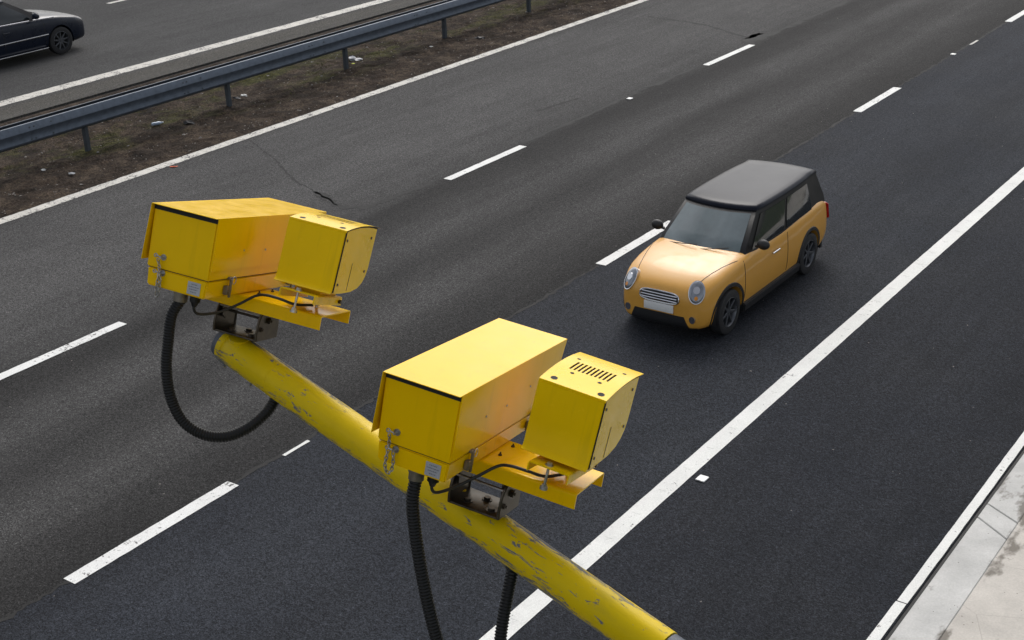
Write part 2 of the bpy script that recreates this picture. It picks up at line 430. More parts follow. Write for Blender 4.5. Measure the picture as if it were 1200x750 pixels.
# cracks and broken patches in the worn lanes
def crack(pts, wd, seed, z=.003):
    rr = random.Random(seed); P = []
    for a, b in zip(pts, pts[1:]):
        n = max(2, int(math.dist(a, b) / .07))
        for i in range(n):
            t = i / n; P.append((a[0] + (b[0] - a[0]) * t + rr.uniform(-.022, .022), a[1] + (b[1] - a[1]) * t + rr.uniform(-.022, .022)))
    m = MB(); prev = None
    for i, p in enumerate(P[:-1]):
        d = Vector((P[i + 1][0] - p[0], P[i + 1][1] - p[1])).normalized(); h = wd * rr.uniform(.25, 1.6) * .6
        v = (m.bm.verts.new((p[0] - d.y * h, p[1] + d.x * h, z)), m.bm.verts.new((p[0] + d.y * h, p[1] - d.x * h, z)))
        if prev: m.bm.faces.new((prev[0], prev[1], v[1], v[0]))
        prev = v
    tag(m.build('road_crack', 'crack', smooth=False), kind='structure')
crack([(-12.665, 11.165), (-11.359, 10.488), (-10.105, 9.697), (-9.387, 9.435), (-8.506, 9.062)], .030, 1)
crack([(-9.387, 9.435), (-8.506, 9.062), (-8.15, 9.262), (-8.085, 10.02), (-8.02, 10.92)], .13, 2)
crack([(-8.03, 13.3), (-8.0, 15.), (-8.05, 17.5), (-8.0, 19.9)], .10, 3)
crack([(-8.05, 22.3), (-7.98, 25), (-8.03, 29), (-8, 34)], .16, 4)
crack([(-11.6, 23.9), (-10.54, 23.78), (-9.755, 23.61), (-8.78, 23.03), (-8.1, 22.75)], .07, 5)
crack([(-8.05, 5), (-8.02, 7), (-8.2, 9.1)], .07, 6)
crack([(-3.725, -8), (-3.72, 0), (-3.722, 8), (-3.72, 20), (-3.72, 34)], .04, 7, .006)
crack([(-9.0, 15.2), (-8.8, 16.6)], .06, 8)
def patch(cx, cy, rx, ry, seed, mat='crack', z=.004):
    rr = random.Random(seed); n = 22; m = MB()
    m.face([(cx + rx * math.cos(2 * math.pi * i / n) * rr.uniform(.35, 1.1), cy + ry * math.sin(2 * math.pi * i / n) * rr.uniform(.6, 1.1), z) for i in range(n)])
    tag(m.build('road_patch', mat, smooth=False), kind='structure')
patch(-8.15, 22.95, .30, .6, 3); patch(-8.0, 18.3, .13, .4, 4)
patch(-8.3, 23.2, .12, .5, 5)

# right verge: channel blocks, joint and apron
JY = [-12.2, -3.4, 5.22, 14.1, 23, 32, 41]
m = MB(); m.box((2.667, YA, -.2), (2.70, 90, -.006)); tag(m.build('kerb_joint', 'tar', smooth=False), kind='structure')
def blk(ya0, ya1, yb0, yb1, name='kerb_slab'):     # x 2.70..3.055, ends oblique
    m = MB(); z0, z1 = -.15, .012
    m.hexa([(2.702, ya0, z0), (3.055, ya1, z0), (3.055, yb1, z0), (2.702, yb0, z0), (2.702, ya0, z1), (3.055, ya1, z1 + .025), (3.055, yb1, z1 + .025), (2.702, yb0, z1)], .006, 2)
    tag(m.build(name, 'concrete'), kind='structure')
prev = (-40, -40)
for y in JY:
    blk(prev[0], prev[1], y + .06, y - .22); blk(y + .07, y - .21, y + .34, y + .10); prev = (y + .35, y + .11)
blk(prev[0], prev[1], 90, 90)
m = MB()
m.hexa([(3.058, -40, -.2), (5.6, -40, -.2), (5.6, 90, -.2), (3.058, 90, -.2), (3.058, -40, .034), (5.6, -40, .10), (5.6, 90, .10), (3.058, 90, .034)])
tag(m.build('concrete_apron', 'concrete_warm', smooth=False), kind='structure')

# grit, stones and tufts in the median: uncountable
def stones(name, N, fx, mat, smin, smax, seed):
    rr = random.Random(seed); m = MB()
    for _ in range(N):
        x, y, z = fx(rr); s = rr.uniform(smin, smax) * (1 if rr.random() < .93 else 1.9)
        a = rr.uniform(0, 6.28); h = s * rr.uniform(.3, .8)
        b = [m.bm.verts.new((x + math.cos(a + k * 1.57) * s * rr.uniform(.6, 1.1), y + math.sin(a + k * 1.57) * s * rr.uniform(.6, 1.1), z)) for k in range(4)]
        t = m.bm.verts.new((x + rr.uniform(-.3, .3) * s, y + rr.uniform(-.3, .3) * s, z + h))
        for k in range(4): m.bm.faces.new((b[k], b[(k + 1) % 4], t))
    return tag(m.build(name, mat, smooth=False), kind='stuff')
def med(rr):
    x = rr.uniform(-17.4, -12.95); y = rr.uniform(3, 30)
    return x, y, .012 + .05 * mnoise.noise(Vector((x * 1.1, y * .7, 0)))
tag(stones('median_grit', 2600, med, 'stone', .006, .026, 5), 'small pale stones and grit scattered over the brown soil of the median', 'grit')
def roadp(rr): return rr.uniform(-12.3, 2.4), rr.uniform(-3, 28), .004
tag(stones('road_grit', 260, roadp, 'stone', .006, .012, 6), 'loose pale grit scattered over the asphalt lanes', 'grit')
rr = random.Random(9); m = MB()
for _ in range(750):
    cx = rr.gauss(-15.2, .55); cy = rr.uniform(4, 30)
    if cx < -17.3 or cx > -13.9 or mnoise.noise(Vector((cx * .8, cy * .4, 5))) < -.05: continue
    for k in range(9):
        a = rr.uniform(0, 6.28); L = rr.uniform(.01, .032); s = .006; x = cx + rr.gauss(0, .035); y = cy + rr.gauss(0, .035)
        m.face([(x - s, y, .0), (x + s, y, .0), (x + math.cos(a) * L * .7, y + math.sin(a) * L * .7, .012 + L)])
tag(m.build('median_tufts', 'tuft', smooth=False), 'low mossy tufts of dry grass growing along the foot of the crash barrier', 'grass', kind='stuff')

# ------------------------------------------------------------------ crash barrier
bar = empty('crash_barrier', Matrix.Translation((-14.6, 9.1, 0)))
tag(bar, 'long grey galvanised steel crash barrier on posts running along the soil median', 'crash barrier')
def rail(x, sgn, y0, y1):
    pr = [(-.075, .835), (-.05, .835), (.0, .74), (.006, .715), (-.012, .66), (-.012, .60), (.006, .545), (0, .52), (-.05, .485), (-.075, .485)]
    m = MB(); sec = fold(pr, .006)
    m.prism(sec, lambda u, v, t: (x + u * sgn + 14.6, t - 9.1, v), y0, y1)
    return m
rail(-14.48, 1, -30, 70).build('rail_beam', 'galv', bar, angle=25)
rail(-14.80, -1, -30, 70).build('rail_beam', 'galv', bar, angle=25)
PY = [9.1 + 3.5 * i for i in range(-4, 9)]
for y in PY:
    m = MB(); yy = y - 9.1
    sec = [(-.045, -.035), (-.045, .035), (-.039, .035), (-.039, -.029), (.039, -.029), (.039, .035), (.045, .035), (.045, -.035)]
    m.prism(sec, lambda u, v, t: (u + .0, v + yy, t), -.3, .79)
    p = m.build('post', 'galv_dark', bar)
    for s in (-1, 1):
        m = MB(); m.box((.046 if s > 0 else -.120, yy - .04, .60), (.095 if s > 0 else -.046, yy + .04, .70), .004)
        m.build('spacer', 'galv_dark', p)
for y in [9.1 + 3.5 * i - 1.2 for i in range(-1, 6)]:
    for dy in (0, .09, .45):
        for z in (.765, .56):
            m = MB(); m.cyl((.09, y - 9.1 + dy, z), (.118 if z > .7 else .135, y - 9.1 + dy, z + .010), .014, 8); m.build('bolt', 'galv_dark', bar)

# ------------------------------------------------------------------ litter and studs
def crumpled(name, label, cat, x, y, s, mat, seed, flat=.4, asp=1.6, ang=0.):
    rr = random.Random(seed); m = MB(); bmesh.ops.create_icosphere(m.bm, subdivisions=2, radius=1)
    ca, sa = math.cos(ang), math.sin(ang)
    for v in m.bm.verts:
        k = .72 + .9 * mnoise.noise(v.co * 2.6 + Vector((seed, 0, 0)))
        p = v.co * k * s; px, py = p.x * asp, p.y
        v.co = (px * ca - py * sa, px * sa + py * ca, max(-.2 * s, p.z * flat) + .2 * s)
    o = m.build(name, mat, smooth=False); o.location = (x, y, .015 if x < -12.9 else .004); return tag(o, label, cat)
def bottle(name, label, x, y, ang, mat):
    o = empty(name, Matrix.Translation((x, y, .045)) @ Matrix.Rotation(ang, 4, 'Z')); tag(o, label, 'bottle')
    m = MB(); pr = [(-.11, .02), (-.105, .03), (.03, .031), (.07, .022), (.09, .012), (.11, .012)]
    m.tube([(u, 0, 0) for u, r in pr], lambda i: pr[i][1], 12); m.build('bottle_body', mat, o)
    m = MB(); m.cyl((.108, 0, 0), (.125, 0, 0), .014, 10); m.build('cap', 'litter_white', o)
bottle('plastic_bottle', 'pale blue plastic bottle lying just under the crash barrier near the second post', -14.85, 10.95, 1.2, 'litter_blue')
crumpled('foil_wrapper', 'crumpled white foil wrapper lying under the rail between the second and third posts', 'litter', -14.95, 13.35, .06, 'litter_white', 2)
crumpled('plastic_bag', 'grey plastic bag caught beside the third barrier post', 'litter', -15.0, 16.85, .12, 'litter_grey', 3, .5)
crumpled('lime_wrapper', 'lime yellow scrap lying in front of the grey plastic bag', 'litter', -14.78, 16.55, .045, 'litter_yellow', 4)
crumpled('orange_fragment', 'small orange plastic fragment on the road edge beside the median edge line', 'litter', -12.5, 9.23, .035, 'litter_orange', 5, .35, 2., .5)
crumpled('rubber_scrap', 'black rubber scrap lying on the soil between the barrier and the edge line', 'litter', -14.35, 11.3, .09, 'litter_black', 6, .5)
crumpled('rubber_scrap', 'black crumpled scrap lying beside the white foil wrapper under the rail', 'litter', -14.9, 13.1, .08, 'litter_black', 8, .5)
crumpled('rubber_scrap', 'dark scrap lying on the far part of the median near the fourth barrier post', 'litter', -13.8, 19.9, .09, 'litter_black', 11, .5)
crumpled('paper_scrap', 'white paper scrap on the soil below the nearest part of the rail', 'litter', -14.36, 7.95, .045, 'litter_white', 7)
crumpled('paper_scrap', 'pale flat wrapper lying on the soil nearest the left frame edge', 'litter', -13.75, 8.05, .05, 'litter_grey', 12)
crumpled('paper_scrap', 'small white scrap halfway between the third and fourth barrier posts', 'litter', -14.3, 18.7, .04, 'litter_white', 9)
crumpled('paper_scrap', 'small white scrap beyond the rail opposite the third post', 'litter', -15.9, 15.3, .045, 'litter_white', 10)
def stud(x, y, label, s=1.):
    o = empty('road_stud', Matrix.Translation((x, y, .004))); tag(o, label, 'road stud', 'road studs between the lanes')
    m = MB(); m.box((-.05 * s, -.055 * s, 0), (.05 * s, .055 * s, .016), .008, 2); m.build('stud_body', 'stud', o)
    for sx in (-.02, .02):
        m = MB(); m.box((sx - .012, -.058 * s, .003), (sx + .012, -.05 * s, .012), .002, 1)
        m.build('reflector', 'zinc', o)
stud(.215, 4.57, 'white road stud on the dark hard shoulder just right of the thick shoulder line')
stud(.215, 22.57, 'white road stud far up the hard shoulder by the line')
stud(-3.71, 23.24, 'white road stud on the joint of dark and worn asphalt, towards the top right')
stud(-3.71, 32.2, 'farthest white road stud along the nearer dashed line')
stud(-7.91, 16.85, 'white road stud between two marks of the dashed line dividing the worn lanes')

# ------------------------------------------------------------------ gantry arm
PA = Vector((2.43978533, -3.15374958, 4.96940481)); PD = Vector((.96888219, -.09809693, -.22725383)).normalized()
pz = PD; py = (Vector((0, 0, 1)) - PD * PD.z).normalized(); px = py.cross(pz)
# arm frame: Z along the arm, Y up
AM = Matrix.Translation(PA) @ Matrix((px, py, pz)).transposed().to_4x4()
TA = Matrix.Translation((0, 0, 0))
MAST_T = 4.9
arm = empty('gantry_arm', Matrix.Translation(PA + PD * MAST_T) )
arm.location.z = 0
tag(arm, 'long chipped yellow tubular arm reaching over the road and carrying both yellow cameras', 'pole')
def armpart(mb, name, mat, parent=None, **k):
    o = mb.build(name, mat, **k)
    if parent is None:
        o.parent = arm; o.matrix_parent_inverse = arm.matrix_basis.inverted(); o.matrix_basis = AM
    else: o.parent = parent
    return o
PR = .0625
m = MB(); zs = [.158 + .055 * i for i in range(31)]
m.tube([(0, 0, z) for z in zs], lambda i: PR, 40); ap = armpart(m, 'arm_tube', 'yellow_pole')
m = MB(); m.tube([(0, 0, z) for z in (-.078, -.074, .0, .155, .157)], lambda i: (PR - .004, PR - .0015, PR - .0015, PR - .0015, PR - .003)[i], 40)
sl = armpart(m, 'arm_tip_sleeve', 'yellow_pole')
m = MB(); m.tube([(0, 0, z) for z in (-.105, -.101, -.080, -.076)], lambda i: (PR - .003, PR + .0015, PR + .0015, PR - .003)[i], 40); armpart(m, 'clamp_band', 'yellow_pole', sl)
m = MB(); m.tube([(0, 0, z) for z in (-.132, -.128, -.09)], lambda i: (.048, .056, .056)[i], 32); armpart(m, 'end_cap', 'pipe_grey', sl)
m = MB()
m.tube(spline([(-.02, -.062, -.10), (-.022, -.072, -.095), (-.012, -.083, -.10), (.0, -.088, -.115)], 5), .0045, 8); armpart(m, 'wire_hook', 'yellow_pole', sl)
m = MB(); m.tube(spline([(0, -.058, .02), (.002, -.075, .025), (-.006, -.088, .03), (-.002, -.098, .026)], 5), .0048, 8); armpart(m, 'wire_hook', 'yellow_pole', sl)
for zc in (-.048, 1.096):
    m = MB(); m.cyl((0, .05, zc), (0, PR + .002, zc), .036, 28); armpart(m, 'bracket_pad', 'yellow_pole', ap)
for zc in (.165, 1.235):
    m = MB(); m.cyl((0, -.05, zc), (0, -PR - .012, zc), .028, 24, .026); armpart(m, 'hose_boss', 'yellow_pole', ap)
m = MB(); m.tube([(0, 0, z) for z in (1.812, 2.5, 3.5, MAST_T)], lambda i: PR - .003, 36); armpart(m, 'arm_pipe', 'pipe_grey')
m = MB(); mt = PA + PD * MAST_T
m.cyl((mt.x, mt.y, .0), (mt.x, mt.y, mt.z + .12), .14, 28, .085); o = m.build('mast', 'galv_dark'); o.parent = arm; o.matrix_parent_inverse = arm.matrix_basis.inverted()
m = MB(); m.box((mt.x - .25, mt.y - .25, .05), (mt.x + .25, mt.y + .25, .13), .01); o = m.build('base_plate', 'galv_dark'); o.parent = arm; o.matrix_parent_inverse = arm.matrix_basis.inverted()

# ------------------------------------------------------------------ speed cameras
U = {1: (Vector((2.26662584, -3.32682762, 5.56117188)), Matrix(((.96998862, -.23711429, .05384139), (.20958945, .92760546, .30922545), (-.12326534, -.28866058, .94946339)))),
     2: (Vector((3.37393315, -3.50299809, 5.29779846)), Matrix(((.98146468, -.1633018, .10029756), (.14136102, .97026638, .19646936), (-.12939915, -.17864957, .9753667))))}
IRP = {2: ((.3808, .2294, .0393), (-.0822, .0315, .0094)), 1: ((.3833, .2314, .0293), (-.1263, .0117, .0694))}
IRP = {k: (Vector(a), Vector(b)) for k, (a, b) in IRP.items()}
PB = Vector((.31, .18, -.38))
W_, L_, H1_, H2_ = .25, .745, .210, .273

def speed_camera(i, t_arm, label):
    o0, r0 = U[i]; UM = Matrix.Translation(o0) @ r0.to_4x4()
    root = empty('speed_camera', UM @ Matrix.Translation(PB)); tag(root, label, 'camera', 'yellow speed cameras on the gantry arm')
    def part(mb, name, mat, parent=None, **k):
        o = mb.build(name, mat, parent or root, **k)
        if parent is None: o.location = -PB
        return o
    # main housing, upper shell (tapers downwards)
    def ring(z, ins, y0, y1): return [(ins, y0, z), (W_ - ins, y0, z), (W_ - ins, y1, z), (ins, y1, z)]
    m = MB(); m.hexa(ring(-H1_, .0054, .0152, .705) + ring(-.0075, .003, .0152, .725), .0035, 2)
    shell = part(m, 'housing_shell', 'yellow')
    m = MB(); m.hexa(ring(-H2_, .0132, .0172, .70) + ring(-H1_ - .0015, .0085, .0172, .705), .005, 3)
    base = part(m, 'housing_base', 'yellow')
    m = MB(); m.hexa(ring(-H1_ - .003, .011, .021, .70) + ring(-H1_ + .004, .011, .021, .70)); part(m, 'seal', 'black_in', base)
    # sun shield: folded sheet, left flange reaches forward, right flange lies on the shell
    th = .0022
    m = MB()
    m.box((0, 0, -th), (W_, L_, 0), .0008, 1)
    m.hexa([(-.010, .0, -.19), (-.0078, .0, -.19), (-.0078, .69, -.19), (-.010, .69, -.19), (0, 0, -.001), (th, 0, -.001), (th, L_, -.001), (0, L_, -.001)])
    m.hexa([(W_ - .0028, .0152, -.178), (W_ - .0008, .0152, -.178), (W_ - .0008, .69, -.178), (W_ - .0028, .69, -.178), (W_ - .0006 - th, .0152, -.001), (W_, .0152, -.001), (W_, L_, -.001), (W_ - .0006 - th, L_, -.001)])
    part(m, 'sun_shield', 'yellow', smooth=False)
    m = MB(); m.box((.004, .0142, -.019), (W_ - .003, .0158, -.003)); part(m, 'gap_shade_strip', 'black_in', shell, smooth=False)  # black strip stands in for the shade below the shield's front edge
    # rivets on the right side
    for y, z in ((.20, -.115), (.50, -.10), (.34, -.12)):
        m = MB(); m.cyl((W_ - .004, y, z), (W_ + .0012, y, z), .0035, 10); part(m, 'rivet', 'zinc', shell)
    # eye bolts and safety chain on the front
    for bx, bz in ((.066, -.170), (.069, -.223)):
        m = MB(); y = .0152 if bz > -.21 else .0172
        m.cyl((bx, y, bz), (bx, y - .0025, bz), .0105, 18); m.cyl((bx, y - .0025, bz), (bx, y - .009, bz), .0062, 6)
        m.cyl((bx, y - .008, bz), (bx, y - .02, bz), .003, 10)
        m.cyl((bx - .004, y - .014, bz + .001), (bx - .02, y - .016, bz + .004), .0026, 8)
        m.tube([(bx - .021 + .0055 * math.cos(a), y - .016, bz + .004 + .0055 * math.sin(a)) for a in [k * math.pi / 5 for k in range(10)]], .0018, 6, closed=True)
        part(m, 'eye_bolt', 'zinc')
    ch = spline([(.051, -.003, -.175), (.051, .004, -.205), (.050, .003, -.240), (.048, .003, -.272), (.054, .004, -.292), (.063, .004, -.296), (.071, .003, -.285), (.074, .002, -.258), (.070, .0, -.226)] if i == 2
                else [(.056, -.003, -.176), (.062, .004, -.205), (.064, .003, -.240), (.062, .003, -.275), (.064, .006, -.300), (.069, .006, -.305), (.073, .005, -.285), (.074, .002, -.258), (.071, .0, -.226)], 8)
    ch = resample(ch, .0115); m = MB()
    for k in range(len(ch) - 1):
        a, b = ch[k], ch[k + 1]; d = (b - a).normalized(); s = Vector((0, 1, 0)) if k % 2 else d.cross(Vector((0, 1, 0)))
        if not k % 2: s = d.cross(Vector((0, 1, 0))).normalized()
        c = (a + b) / 2
        m.tube([c + d * (.0085 * math.cos(t)) + s * (.0046 * math.sin(t)) for t in [q * math.pi / 5 for q in range(10)]], .0016, 6, closed=True)
    part(m, 'safety_chain', 'zinc')
    # data plate
    m = MB(); yb = .0168; x0, x1, z0, z1 = .170, .219, -.2665, -.2245
    m.box((x0, yb - .0012, z0), (x1, yb, z1), .0004, 1); dp = part(m, 'data_plate', 'plate')
    m = MB(); rr = random.Random(3)
    for row, (a, b) in enumerate(((.012, .036), (.005, .044), (.009, .04), (.014, .035))):
        z = z1 - .007 - row * .0085; x = x0 + a
        while x < x0 + b:
            l = rr.uniform(.002, .006); m.box((x, yb - .0017, z - .0022), (min(x + l, x0 + b), yb - .0013, z + .0008)); x += l + .0016
    part(m, 'plate_print', 'ink', dp, smooth=False)
    # toggle latches on the right side
    for ly in (.142, .56):
        m = MB(); X = W_ - .006
        m.box((X - .003, ly - .024, -.262), (X + .012, ly - .003, -.232), .002, 1)
        m.box((X + .006, ly - .006, -.272), (X + .014, ly + .004, -.208), .002, 1)
        m.box((X - .002, ly - .010, -.212), (X + .010, ly + .012, -.203), .002, 1)
        m.cyl((X + .010, ly - .020, -.247), (X + .010, ly + .004, -.247), .004, 10)
        lt = part(m, 'toggle_latch', 'gland')
        m = MB(); m.tube([(X + .013, ly + .013 + .011 * math.cos(a), -.214 + .013 * math.sin(a)) for a in [k * math.pi / 7 for k in range(14)]], .0014, 6, closed=True)
        part(m, 'split_ring', 'zinc', lt)
    # glands
    m = MB(); m.cyl((.13, .05, -.271), (.13, .05, -.283), .026, 24); m.cyl((.13, .05, -.283), (.13, .05, -.306), .0235, 12); part(m, 'hose_gland', 'gland')
    m = MB(); m.cyl((.182, .055, -.271), (.182, .055, -.296), .0175, 18); m.cyl((.182, .055, -.296), (.182, .055, -.312), .0145, 18, .008); part(m, 'cable_gland', 'rubber')
    # mounting channel
    def U_sec(x0, x1, z1, dep, th, rb, n=4): pass
    CY0, CY1, CZ, CD = .243, .458, -.2745, .048
    rb = .008; prof = [(CY0, CZ - CD)]
    prof += [(CY0 + rb - rb * math.cos(a), CZ - rb + rb * math.sin(a)) for a in [k * math.pi / 8 for k in range(5)]]
    prof += [(CY1 - rb + rb * math.sin(a), CZ - rb + rb * math.cos(a)) for a in [k * math.pi / 8 for k in range(5)]]
    prof += [(CY1, CZ - CD)]
    sec = fold(prof, -.0045)
    m = MB(); m.prism(sec, lambda u, v, t: (t, u, v), .10, .553); chn = part(m, 'mounting_channel', 'yellow')
    for bx, by in ((.262, .325), (.262, .415)):
        m = MB(); m.cyl((bx, by, CZ), (bx, by, CZ + .004), .006, 8); m.cyl((bx, by, CZ), (bx, by, CZ + .011), .0028, 8)
        part(m, 'bolt', 'dark_steel', chn)
    # lamp on its riser
    ip, ir = IRP[i]; IM = Matrix.Translation(ip) @ (Matrix.Rotation(ir.length, 4, ir.normalized()))
    IU = Matrix.Translation(-PB) @ IM
    def lpart(mb, name, mat, parent=None, **k):
        o = mb.build(name, mat, parent or root, **k)
        if parent is None: o.matrix_basis = IU
        return o
    w, D, H = .2087, .285, .2149
    arch = [(.0, .0), (.03, .008), (.07, .016), (.11, .0225), (.15, .027), (.19, .0300), (.23, .0310), (.27, .0305), (.302, .0292)]
    def za(y):
        for (a, b), (c, d) in zip(arch, arch[1:]):
            if y <= c: return b + (d - b) * (y - a) / (c - a)
        return arch[-1][1]
    # side plates + inner body
    side = [(.004, -.006)] + [(y, z - .006) for y, z in arch[1:] if y < .272] + [(.272, .0235), (.272, -.115), (.264, -.145), (.246, -.170), (.215, -.190), (.16, -.203), (.09, -.210), (.03, -.213), (.004, -.213)]
    m = MB(); m.prism(side, lambda u, v, t: (t, u, v), .003, w - .0015, .0016); body = lpart(m, 'lamp_housing', 'yellow_lamp')
    m = MB()
    m.prism([(.0045, -.001), (.0045, -.211), (.0105, -.211), (.0105, .002)], lambda u, v, t: (t, u, v), w - .003, w - .0005)
    m.prism([(y, z - .0055) for y, z in arch[:8]] + [(y, z - .0010) for y, z in arch[:8][::-1]], lambda u, v, t: (t, u, v), w - .003, w - .0004)
    lpart(m, 'seam', 'black_in', body, smooth=False)
    # roof sheet with vent slots
    xs = sorted(set([-.001, w + .0015] + [.040 + k * .0132 for k in range(10)] + [.040 + k * .0132 + .0070 for k in range(10)]))
    slots = [(.040 + k * .0132, .040 + k * .0132 + .0070) for k in range(10)]
    sy0, sy1 = .112, .185
    ysr = sorted(set([y for y, z in arch] + [sy0, sy1, .13, .17]))
    m = MB()
    def V(x, y, dz): 
        sk = (y - sy0) * .0
        return m.bm.verts.new((x + sk, y if y > 0 else -.002, za(max(y, 0)) + dz))
    for dz in (0, -.0022):
        grid = [[V(x, y, dz) for x in xs] for y in ysr]
        for a in range(len(ysr) - 1):
            for b in range(len(xs) - 1):
                if any(abs(xs[b] - s0) < 1e-6 for s0, s1 in slots) and ysr[a] >= sy0 - 1e-6 and ysr[a + 1] <= sy1 + 1e-6: continue
                m.bm.faces.new((grid[a][b], grid[a][b + 1], grid[a + 1][b + 1], grid[a + 1][b]))
    nx = len(xs)
    m.box((-.001, -.0025, -.0075), (w + .0015, -.0002, .0004), .0008, 1)
    roof = lpart(m, 'lamp_roof', 'yellow_lamp', recalc=False, angle=20)
    m = MB(); m.prism([(sy0 - .006, za(sy0) - .0052), (sy1 + .006, za(sy1) - .0046), (sy1 + .006, za(sy1) - .0036), (sy0 - .006, za(sy0) - .0042)], lambda u, v, t: (t, u, v), .034, .172); lpart(m, 'vent_shade_backing', 'black_in', roof, smooth=False)  # black sheet added under the slots so they look dark inside
    def hole_disc(x, y, r, sx=1.):
        sl = (za(y + .01) - za(max(0, y - .01))) / .02; m = MB(); m.disc((x, y, za(y) + .0006), (0, -sl, 1), r, 18, sx); lpart(m, 'roof_hole_disc', 'black_in', roof, smooth=False)  # no opening: flat black disc painted as the dark of a hole
    for x, y, r in ((.034, .024, .0105), (w - .026, .022, .0105)): hole_disc(x, y, r)
    for x, y in ((.062, .088), (.150, .086), (.030, .215), (.176, .22)): hole_disc(x, y, .0062)
    # front sheet with flared lower lip
    m = MB(); fr = [(-.0002, -.0075), (.0012, -.12), (.0016, -.196), (-.0015, -.206), (-.0075, -.214), (-.0105, -.2165)]
    m.prism(fold(fr, -.0022), lambda u, v, t: (t, u, v), -.001, w - .003); lpart(m, 'lamp_front_panel', 'yellow_lamp', angle=60)
    for y, z in ((.026, -.032), (.235, -.010), (.240, -.128), (.030, -.182)):
        m = MB(); m.cyl((w - .003, y, z), (w + .0006, y, z), .0048, 12); lpart(m, 'side_screw', 'dark_steel', body)
    m = MB(); m.box((w - .0014, .117, -.200), (w - .0004, .1185, -.105)); lpart(m, 'side_scratch', 'dark_steel', body, smooth=False)
    # riser: small inverted channel
    rz = -.2300; x0, x1 = .043, .172; rb = .006; dep = .030
    pf = [(x0, rz - dep)] + [(x0 + rb - rb * math.cos(a), rz - rb + rb * math.sin(a)) for a in [k * math.pi / 6 for k in range(4)]] + [(x1 - rb + rb * math.sin(a), rz - rb + rb * math.cos(a)) for a in [k * math.pi / 6 for k in range(4)]] + [(x1, rz - dep)]
    m = MB(); m.prism(fold(pf, -.004), lambda u, v, t: (u, t, v), -.045, .19); rs = lpart(m, 'riser_channel', 'yellow_lamp')
    m = MB(); bx, by = .100, -.024
    m.cyl((bx, by, rz), (bx, by, rz + .003), .0125, 20); m.cyl((bx, by, rz + .003), (bx, by, rz + .0095), .0085, 6)
    m.cyl((bx, by, rz), (bx, by, rz - .074), .0042, 12); m.cyl((bx, by, rz - .066), (bx, by, rz - .074), .012, 20); m.cyl((bx, by, rz - .058), (bx, by, rz - .066), .0085, 6)
    lpart(m, 'clamp_bolt', 'zinc')
    m = MB(); m.cyl((bx, .16, rz - .075), (bx, .16, rz), .006, 10); lpart(m, 'rear_bolt', 'zinc')
    m = MB(); m.box((.06, .03, rz - .001), (.155, .17, -.2125), .003); lpart(m, 'lamp_foot', 'yellow_lamp', body)
    m = MB(); m.cyl((x1, .165, rz - .016), (x1 + .010, .165, rz - .016), .0075, 6); lpart(m, 'side_bolt', 'dark_steel', rs)
    # cable to the lamp
    cb = [(.182, .055, -.305), (.181, .058, -.322), (.186, .072, -.337), (.198, .105, -.340), (.222, .160, -.330), (.262, .205, -.298), (.305, .225, -.262), (.345, .225, -.2495), (.395, .235, -.252), (.44, .262, -.262), (.475, .32, -.262)]
    m = MB(); m.tube(spline(cb, 8), .0048, 10); part(m, 'lamp_cable', 'cable')
    # pivot bracket below the channel
    bzz = -.413 if i == 1 else -.430
    BU = Matrix.Translation(-PB) @ Matrix.Translation((.243, .300, bzz))
    def bpart(mb, name, mat, parent=None, **k):
        o = mb.build(name, mat, parent or root, **k)
        if parent is None: o.matrix_basis = BU
        return o
    bw = .086; top = -.2745 - .0045 - bzz - .001
    m = MB(); m.box((-bw, -.064, -.007), (bw, .070, 0), .002, 2)
    br = bpart(m, 'pivot_bracket', 'dark_steel')
    for hx, hy, hr in ((-.042, -.022, .012), (.045, -.03, .012), (0, .03, .011), (.055, .042, .009)):
        m = MB(); m.cyl((hx, hy, .0), (hx, hy, .002), hr * 1.5, 20); m.cyl((hx, hy, .002), (hx, hy, .009), hr, 6); bpart(m, 'base_bolt', 'dark_steel', br)
    for s in (-1, 1):
        ct = .050
        sec = [(-.064, -.004), (-.066, .02)] + [(.002 - .066 * math.cos(a), ct + (.062) * math.sin(a)) for a in [k * math.pi / 12 for k in range(13)]] + [(.070, .02), (.070, -.004)]
        m = MB(); xa = s * bw; m.prism(sec, lambda u, v, t: (t, u, v), xa - .0028, xa + .0028, .001)
        m.tube([(xa - s * .003, u, v) for u, v in sec], .0040, 8)
        bpart(m, 'bracket_cheek', 'dark_steel', br)
    m = MB(); m.cyl((-bw - .014, 0, .062), (bw + .016, 0, .062), .0045, 12); m.cyl((bw + .003, 0, .062), (bw + .012, 0, .062), .0125, 6); m.cyl((-bw - .012, 0, .062), (-bw - .003, 0, .062), .0125, 6)
    bpart(m, 'axle_bolt', 'dark_steel', br)
    m = MB(); m.cyl((bw - .01, -.046, .035), (bw + .014, -.046, .035), .0045, 8); m.cyl((bw + .002, -.046, .035), (bw + .009, -.046, .035), .009, 6)
    bpart(m, 'lock_bolt', 'dark_steel', br)
    m = MB(); m.cyl((-bw, -.052, .085), (bw, -.052, .085), .0035, 8); bpart(m, 'tie_rod', 'zinc', br)
    for s in (-1, 1):
        m = MB(); xa = s * (bw - .012)
        m.prism([(-.040, .050), (-.02, .036), (.02, .036), (.045, .050), (.050, top), (-.050, top)], lambda u, v, t: (t, u, v), xa - .003, xa + .003); bpart(m, 'pivot_lug', 'dark_steel', br)
    return root
speed_camera(1, 0, 'yellow boxed speed camera at the far tip of the arm, beside the looped black hose')
speed_camera(2, 0, 'nearer yellow boxed speed camera on the middle of the arm, with slotted lamp box')

